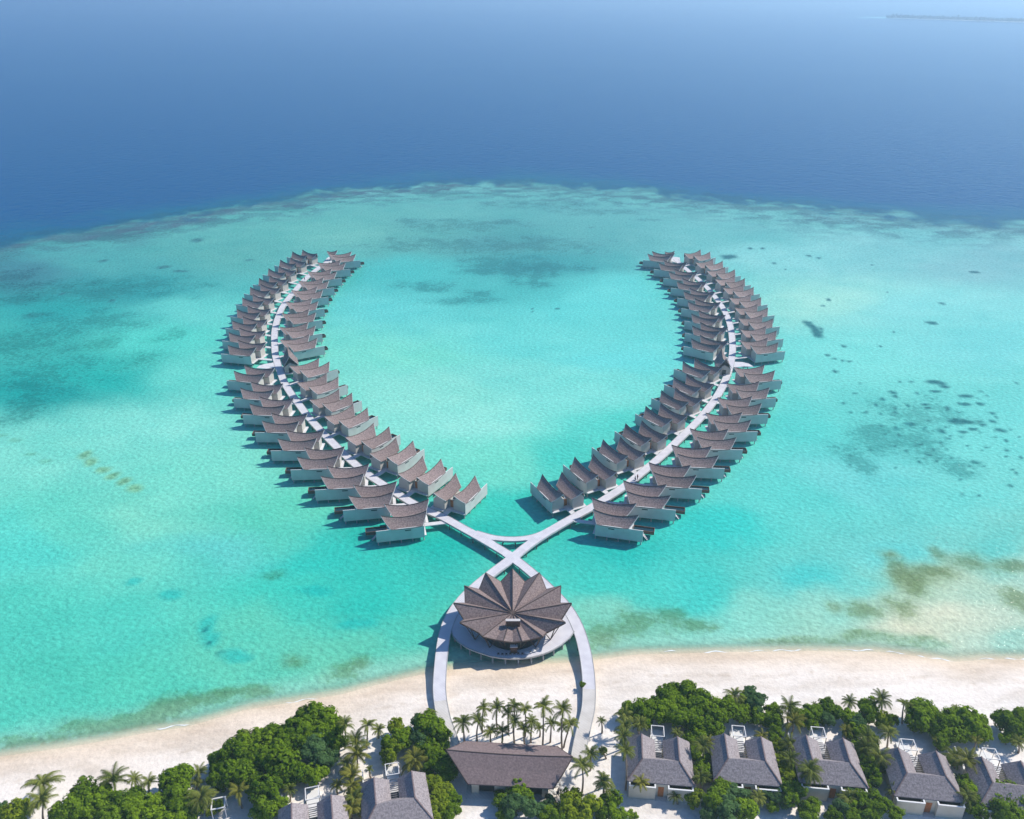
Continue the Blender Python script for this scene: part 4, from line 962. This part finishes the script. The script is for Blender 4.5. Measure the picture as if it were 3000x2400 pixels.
plant_trees('between the right thicket and the middle villa', [(1500, 200, 85, 'b'), (1560, 290, 100, 'b'), (1450, 260, 75), (1600, 400, 85), (1700, 350, 65), (1720, 460, 90), (1500, 410, 60), (1990, 420, 90), (2080, 360, 80), (2080, 460, 60)], cG, .3015)
plant_trees('between the first and second right villas', [(900, 620, 75), (1000, 660, 70), (950, 750, 70), (960, 900, 65), (1020, 950, 75), (1050, 820, 50)], cG, .3015)
plant_trees('between the second and middle villas', [(1760, 690, 70, 'l'), (1790, 830, 80, 'l'), (1830, 970, 80, 'l'), (1740, 600, 70), (1900, 920, 70)], cG, .3015)
plant_trees('in front of the first three right beach villas', [(1230, 1110, 90), (1170, 1210, 110), (1350, 1180, 110, 'b'), (1420, 1300, 110), (1250, 1310, 120, 'b'), (1100, 1320, 80, 'b'), (930, 1190, 75, 'l'), (870, 1150, 60), (1850, 1100, 90), (1920, 1180, 110), (1960, 1090, 80), (1800, 1200, 90, 'b'),
    (1650, 1160, 80, 'b'), (2090, 1270, 70), (2040, 1350, 80), (150, 1220, 85), (80, 1300, 80), (200, 1330, 90), (350, 1350, 45), (740, 1130, 45), (30, 1370, 50, 'l'), (1700, 1260, 60)], cG, .3015)
plant_trees('along the beach behind the right villas', [(60, 420, 60), (140, 380, 80), (235, 285, 60), (290, 350, 90), (220, 430, 80, 'b'), (440, 400, 70), (530, 450, 80, 'b'), (640, 320, 90), (620, 400, 70), (530, 530, 70), (480, 560, 60), (780, 450, 70, 'l'), (870, 430, 55),
    (1150, 390, 125), (1240, 350, 75), (1110, 470, 85), (1350, 470, 100), (1450, 430, 100), (1300, 540, 80), (1420, 590, 90), (1350, 650, 75), (1640, 430, 110), (1700, 530, 90), (1560, 560, 80), (1950, 430, 95), (2060, 450, 110), (2120, 550, 90), (2000, 600, 75), (1800, 570, 60), (2130, 400, 70)], cH, .3015)
plant_trees('right of the middle beach villa', [(560, 700, 75), (640, 820, 85), (660, 960, 95), (620, 1050, 75), (750, 900, 60), (690, 640, 70, 'l'), (590, 900, 60, 'l')], cH, .3015)
plant_trees('at the bottom right corner', [(1470, 830, 55), (1560, 1050, 90), (1620, 1140, 100), (1850, 1190, 110), (2000, 1170, 120), (2120, 1150, 90), (1780, 1330, 110), (1950, 1340, 120), (2100, 1330, 110), (1600, 1250, 75), (1680, 1230, 80)], cH, .3015)
plant_trees('in front of the middle right villa', [(450, 1130, 90, 'b'), (560, 1240, 100), (700, 1250, 110), (400, 1300, 90, 'b'), (500, 1350, 90), (640, 1350, 100), (300, 1370, 70), (80, 1270, 80), (40, 1340, 70), (930, 1380, 80), (340, 1120, 55)], cH, .3015)
plant_trees('beside the right boardwalk leg', [(1808, 95, 34), (2035, 790, 40), (1990, 1400, 40)], cM, .2783)

# palms
def make_palm_crown(seed, m, nf=18, up=.9):
    """unit radius crown: arching fronds with two rows of leaflets"""
    r_ = random.Random(seed); V_ = []; F_ = []
    for k in range(nf):
        az = 2 * math.pi * (k * .382 + r_.uniform(-.04, .04)); el = R(r_.uniform(-5, 80)) * up + R(14) * (k / nf); L_ = r_.uniform(.85, 1.15)
        d = Vector((math.cos(az), math.sin(az), 0)); pts = []; n = 12; p = Vector((0, 0, 0)); e = el + R(18)
        for i in range(n + 1):
            pts.append(p.copy()); p = p + (d * math.cos(e) + Vector((0, 0, 1)) * math.sin(e)) * (L_ / n * 1.12); e -= R(r_.uniform(7, 10.5))
        side = d.cross(Vector((0, 0, 1)))
        for i in range(n):
            a, b = pts[i], pts[i + 1]; w = .012; o = len(V_)
            V_ += [a - side * w, a + side * w, b + side * w, b - side * w]; F_.append((o, o + 1, o + 2, o + 3))
            if i < 1: continue
            ll = .24 * math.sin(math.pi * (i / n) ** .7) ** .6 + .06
            t = (b - a).normalized()
            for sgn in (-1, 1):
                for h_ in (0., .5):
                    base = a.lerp(b, h_); tip = base + (side * sgn * .8 + t * .65 + Vector((0, 0, -.42))).normalized() * ll * r_.uniform(.8, 1.1)
                    o = len(V_); w2 = t * .024; V_ += [base - w2, base + w2, tip]; F_.append((o, o + 1, o + 2))
    me = bpy.data.meshes.new('crown'); me.from_pydata([tuple(v) for v in V_], [], F_); me.materials.append(m); me.update(); return me
pc = {'n': [make_palm_crown(s, M['frond']) for s in (1, 2, 3, 4)], 'y': [make_palm_crown(s, M['frond_y']) for s in (7, 8)]}
def plant_palms(area, lst, cf, s):
    """(base x, base y, crown x, crown y, crown radius, kind) in crop pixels"""
    lst = sorted(lst, key=lambda q: q[2]); cnt = {}
    for q in lst:
        bx, by, cx, cy, r = q[:5]; kd = q[5] if len(q) > 5 else 'n'
        b = P(*cf(bx, by), G0); px, py = cf(cx, cy)
        # height at which the ray through the crown stands over the foot
        lo, hi = G0 + .5, 16.0
        for _ in range(30):
            m_ = (lo + hi) / 2
            if P(px, py, m_).y > b.y: lo = m_
            else: hi = m_
        z = lo; c = P(px, py, z); h_ = z - G0; rm = r * s / ppm(c) * 1.12
        o = empty('palm_tree', (b.x, b.y, G0)); cnt[kd] = cnt.get(kd, 0) + 1
        tag(o, '%s coconut palm %s, %s from the left' % ({'n': 'green', 'y': 'yellowish'}[kd], area, ordinal(cnt[kd])), 'palm tree', 'palms ' + area)
        dx, dy = c.x - b.x, c.y - b.y; mb = MB(); n = 5; w = random.uniform(-.3, .3)
        mb.tube([(dx * (i / n) ** 1.4 + w * math.sin(math.pi * i / n) * .6, dy * i / n, h_ * i / n) for i in range(n + 1)], [.20 * (1 - .45 * i / n) for i in range(n + 1)], 7)
        mb.build('trunk', M['trunk'], o, True)
        k = link('crown', random.choice(pc[kd]), o); k.location = (dx, dy, h_); k.rotation_euler = (0, 0, random.uniform(0, 6.28)); k.scale = (rm * 1.1, rm * 1.1, rm * random.uniform(1.0, 1.3))
plant_palms('in the row between reception hall and beach', [(578, 720, 565, 500, 105), (713, 700, 725, 490, 95), (765, 600, 775, 350, 80), (925, 570, 920, 350, 90), (855, 715, 855, 590, 85), (970, 720, 975, 590, 85), (1090, 590, 1100, 320, 85), (1040, 600, 1035, 400, 75), (1103, 705, 1105, 490, 85),
    (1215, 640, 1215, 370, 85), (1213, 730, 1212, 580, 90), (1275, 700, 1285, 490, 80), (1400, 745, 1405, 330, 105), (1370, 640, 1368, 550, 60), (1480, 700, 1490, 510, 75), (1605, 785, 1612, 370, 105), (1622, 755, 1690, 520, 95), (1600, 700, 1605, 540, 75)], cM, .2783)
plant_palms('beside the right boardwalk leg', [(2025, 603, 2020, 480, 50), (1815, 1225, 1815, 960, 115), (1900, 1000, 1905, 850, 100), (2040, 1295, 2040, 1110, 100)], cM, .2783)
plant_palms('by the grove at the left boardwalk leg', [(228, 480, 228, 390, 55), (20, 1010, 50, 920, 140, 'y'), (290, 1010, 290, 910, 60, 'y')], cM, .2783)
plant_palms('around the first two right beach villas', [(85, 805, 50, 735, 45), (275, 1110, 270, 740, 100), (300, 1000, 255, 590, 90), (262, 700, 265, 500, 90), (260, 560, 265, 400, 90), (400, 595, 415, 480, 80), (425, 1178, 425, 1040, 80, 'y'), (770, 645, 770, 560, 60), (65, 1210, 60, 1070, 95),
    (1020, 865, 1020, 680, 95), (1000, 1120, 1000, 1010, 100), (1350, 335, 1335, 200, 90), (1600, 660, 1600, 590, 70, 'y'), (1850, 455, 1860, 330, 110), (1890, 560, 1900, 460, 110, 'y'), (1870, 780, 1870, 670, 90), (1870, 950, 1870, 830, 100), (2060, 1110, 2060, 950, 110), (780, 1245, 760, 1180, 65),
    (1560, 1290, 1560, 1190, 80), (1330, 1090, 1335, 1035, 30), (2095, 350, 2110, 285, 35), (1100, 760, 1080, 640, 60, 'y')], cG, .3015)
plant_palms('along the beach behind the right villas', [(455, 348, 460, 260, 75), (760, 385, 765, 250, 105), (970, 465, 990, 270, 65), (1480, 405, 1490, 330, 50), (425, 615, 420, 540, 60, 'y'), (825, 695, 840, 560, 90), (2100, 750, 2100, 660, 75)], cH, .3015)
plant_palms('between the right beach villas', [(640, 740, 640, 610, 100), (620, 830, 620, 700, 100), (740, 950, 745, 820, 120), (70, 1155, 70, 930, 115), (1480, 900, 1480, 790, 100), (1600, 990, 1600, 850, 130, 'y'), (1655, 740, 1690, 640, 55, 'y'), (880, 1220, 880, 1130, 70), (450, 1290, 450, 1190, 90),
    (1310, 720, 1310, 640, 50), (180, 1130, 180, 1060, 60, 'y'), (1600, 1310, 1600, 1180, 100)], cH, .3015)
plant_palms('right of the big left thicket', [(1365, 705, 1362, 490, 85), (1575, 705, 1582, 480, 80), (1690, 605, 1692, 530, 70), (1470, 800, 1470, 670, 120), (1480, 900, 1480, 770, 130, 'y'), (1370, 970, 1370, 870, 80), (1430, 1090, 1430, 980, 100, 'y'), (1430, 1180, 1430, 1070, 90, 'y'), (1450, 1310, 1450, 1200, 100),
    (1430, 1390, 1430, 1300, 100, 'y'), (830, 1222, 830, 1110, 65), (1290, 1150, 1290, 1070, 70, 'y'), (420, 700, 420, 605, 65), (360, 1285, 330, 1140, 100, 'y'), (1615, 995, 1600, 915, 40), (20, 1310, 30, 1190, 90), (520, 1390, 520, 1330, 70), (2050, 930, 2040, 830, 110, 'y')], cI, .3015)
plant_palms('along the bottom left beach edge', [(420, 1190, 420, 1060, 150), (420, 1400, 420, 1240, 140), (1115, 1145, 1110, 1030, 140), (1330, 1135, 1310, 1010, 75), (1450, 1155, 1450, 1050, 90), (1945, 1040, 1940, 950, 90), (1960, 1345, 1960, 1190, 130), (290, 1360, 290, 1290, 70), (1910, 1120, 1910, 1050, 70)], cJ, .3015)

# ------------------------------------------------------------------ small things on land
lounger(P(2239, 2137, G0), R(95), 'pale lounge chair in the shade behind the second right beach villa', G0)
lounger(P(*cH(950, 680), G0), R(70), 'timber lounge chair on the terrace of the second villa from the right', G0)
pg = empty('pergola', P(*cI(150, 1393), G0), R(14)); tag(pg, 'white daybed frame at the bottom edge left of the leftmost beach villa', 'pergola')
for x in (-1.1, 1.1):
    for y in (0, 2.2): mb = MB(); mb.box(x - .07, x + .07, y - .07, y + .07, 0, 2.6); mb.build('post', M['white'], pg)
mb = MB(); mb.box(-1.2, 1.2, -.1, .1, 2.605, 2.75); mb.box(-1.2, 1.2, 2.1, 2.3, 2.605, 2.75); mb.box(-1.2, -1.0, .101, 2.099, 2.605, 2.75); mb.box(1.0, 1.2, .101, 2.099, 2.605, 2.75); mb.build('top_frame', M['white'], pg)

# people
skinm = mat('skin', (.35, .2, .13)); 
def person(loc, rz, shirt, trousers, label):
    J = {'pel': (0, 0, .95), 'ch': (0, 0, 1.35), 'nk': (0, 0, 1.5), 'hd': (0, .02, 1.66), 'top': (0, .01, 1.76), 'hl': (-.1, 0, .9), 'kl': (-.12, .06, .5), 'al': (-.12, -.02, .08), 'tl': (-.12, .16, .04), 'hr': (.1, 0, .9), 'kr': (.12, -.02, .5), 'ar': (.13, -.12, .09), 'tr': (.13, .05, .04),
         'sl': (-.19, 0, 1.42), 'el': (-.26, .0, 1.14), 'wl': (-.26, .12, .9), 'sr': (.19, 0, 1.42), 'er': (.26, 0, 1.14), 'wr': (.27, .10, .9)}
    E = ['pel ch', 'ch nk', 'nk hd', 'hd top', 'pel hl', 'hl kl', 'kl al', 'al tl', 'pel hr', 'hr kr', 'kr ar', 'ar tr', 'ch sl', 'sl el', 'el wl', 'ch sr', 'sr er', 'er wr']
    rad = dict(pel=.15, ch=.15, nk=.06, hd=.1, top=.07, hl=.09, kl=.06, al=.04, tl=.035, hr=.09, kr=.06, ar=.04, tr=.035, sl=.06, el=.045, wl=.03, sr=.06, er=.045, wr=.03)
    def skinned(name, keys, m, parent, fat=0.):
        ks = [k for k in J if k in keys]; me = bpy.data.meshes.new(name); me.from_pydata([J[k] for k in ks], [(ks.index(e.split()[0]), ks.index(e.split()[1])) for e in E if all(q in ks for q in e.split())], [])
        me.materials.append(m); o = link(name, me, parent); sm = o.modifiers.new('skin', 'SKIN'); o.modifiers.new('sub', 'SUBSURF').levels = 1
        for i, k in enumerate(ks): me.skin_vertices[0].data[i].radius = (rad[k] + fat,) * 2; me.skin_vertices[0].data[i].use_root = (i == 0)
        return o
    # body first, so that the skin layer exists
    t = empty('person', loc, rz); tag(t, label, 'person')
    for nm_, keys, m, fat in (('body', list(J), skinm, 0), ('shirt', ['pel', 'ch', 'sl', 'el', 'sr', 'er'], shirt, .025), ('trousers', ['pel', 'hl', 'kl', 'al', 'hr', 'kr', 'ar'], trousers, .02)):
        ks = [k for k in J if k in keys]; me = bpy.data.meshes.new(nm_)
        me.from_pydata([J[k] for k in ks], [(ks.index(e.split()[0]), ks.index(e.split()[1])) for e in E if all(q in ks for q in e.split())], [])
        me.materials.append(m); o = link(nm_, me, t); o.modifiers.new('skin', 'SKIN')
        if not me.skin_vertices: continue
        for i, k in enumerate(ks):
            me.skin_vertices[0].data[i].radius = (rad[k] + fat,) * 2; me.skin_vertices[0].data[i].use_root = (i == 0)
        s_ = o.modifiers.new('sub', 'SUBSURF'); s_.levels = 1; s_.render_levels = 1
    hb = MB(); hb.tube([(0, 0, 1.66), (0, -.01, 1.74), (0, 0, 1.80)], [.108, .10, .05], 8); hb.build('hair', M['trim_dark'], t, True)
navy = mat('navy_cloth', (.02, .03, .07)); red = mat('red_cloth', (.25, .03, .03)); pale = mat('pale_cloth', (.5, .5, .5))
person(P(*cM(1558, 1272), G0 + .02), R(200), navy, navy, 'person in dark clothes standing by the right end of the reception hall')
person(P(*cD(1800, 668), DZ), R(-60), red, navy, 'person in a dark red top walking on the right boardwalk between the villas')
person(P(*cD(1770, 690), DZ), R(-60), pale, navy, 'person in a pale top walking on the right boardwalk between the villas')
person(P(*cA(1262, 525), DZ), R(30), navy, navy, 'person in dark clothes on the upper left boardwalk')

# ------------------------------------------------------------------ far island
isl = P(2602, 55); far = P(3100, 73)
sandf = mat('far_sand', (.88, .86, .80)); mb = MB(); n = 30; fr = random.Random(9); top_, bot_ = [], []
A = P(2600, 53); B = P(3250, 73)
for i in range(n + 1):
    k = i / n; p = A.lerp(B, k); wd = 130 * math.sin(min(k * 3, 1) * math.pi / 2) + 10
    bot_.append((p.x, p.y - 60 - 50 * math.sin(min(k * 5, 1) * 1.57))); top_.append((p.x + 40 * k, p.y + wd))
mb.prism(bot_ + top_[::-1], -1, 1.5); tag(mb.build('sandbank', sandf), 'pale sand shore of the far island on the horizon', None, kind='structure')
V_, F_ = [], []
for i in range(4200):
    k = fr.random(); p = A.lerp(B, .01 + .99 * k); hh = 9 + 7 * vnoise(np.array([k * 38]), np.array([2.]))[0] + (9 if fr.random() < .03 else 0)
    y = p.y + fr.uniform(8, 130) * min(1, k * 8 + .2); x = p.x + fr.uniform(-12, 12); z = fr.uniform(1.5, hh); r = fr.uniform(3, 7); o = len(V_)
    d = Vector((fr.gauss(0, 1), fr.gauss(0, 1), fr.gauss(.5, 1))).normalized(); t = d.cross(Vector((.3, .8, .1))).normalized() * r; b = d.cross(t)
    c = Vector((x, y, z)); V_ += [tuple(c - t), tuple(c - b), tuple(c + t), tuple(c + b)]; F_.append((o, o + 1, o + 2, o + 3))
me = bpy.data.meshes.new('far_woodland'); me.from_pydata(V_, [], F_); me.materials.append(mat('far_leaves', (.012, .022, .012), (.03, .05, .022), .2)); tag(link('far_woodland', me), 'hazy line of trees covering the far island', 'woodland', kind='stuff')
for i, x in enumerate((2858, 2880, 2902)):
    p = P(x, 64); o = empty('far_hut', (p.x, p.y - 20, 0), 0); tag(o, 'tiny over-water hut off the far island, %s from the left' % ordinal(i + 1), 'hut', 'tiny huts off the far island')
    mb = MB(); mb.box(-8, 8, -4, 4, 1.5, 5); mb.build('wall', M['wall_side'], o)
    mb = MB(); mb.add([(-11, -6, 5.01), (11, -6, 5.01), (11, 6, 5.01), (-11, 6, 5.01), (-6, 0, 9), (6, 0, 9)], [(0, 3, 2, 1), (0, 1, 5, 4), (1, 2, 5), (2, 3, 4, 5), (3, 0, 4)]); mb.build('roof', M['shingle_dark'], o)
    for x_ in (-7, 7): mb = MB(); mb.tube([(x_, 0, -2), (x_, 0, 1.49)], .5, 6); mb.build('pile', M['pile_dark'], o)

# ------------------------------------------------------------------ haze
hz = MB(); hz.box(-43000, 43000, -900, 43000, -5, 190)
hm = bpy.data.materials.new('haze'); hm.use_nodes = True; N, L = nodes_of(hm)
for n_ in list(N): N.remove(n_)
out = N.new('ShaderNodeOutputMaterial'); pv = N.new('ShaderNodeVolumePrincipled')
pv.inputs['Color'].default_value = (.64, .87, 1, 1); pv.inputs['Density'].default_value = 2.3e-4; pv.inputs['Anisotropy'].default_value = .55
L.new(pv.outputs[0], out.inputs['Volume'])
tag(hz.build('haze', hm), 'pale sea haze', 'haze', kind='stuff')
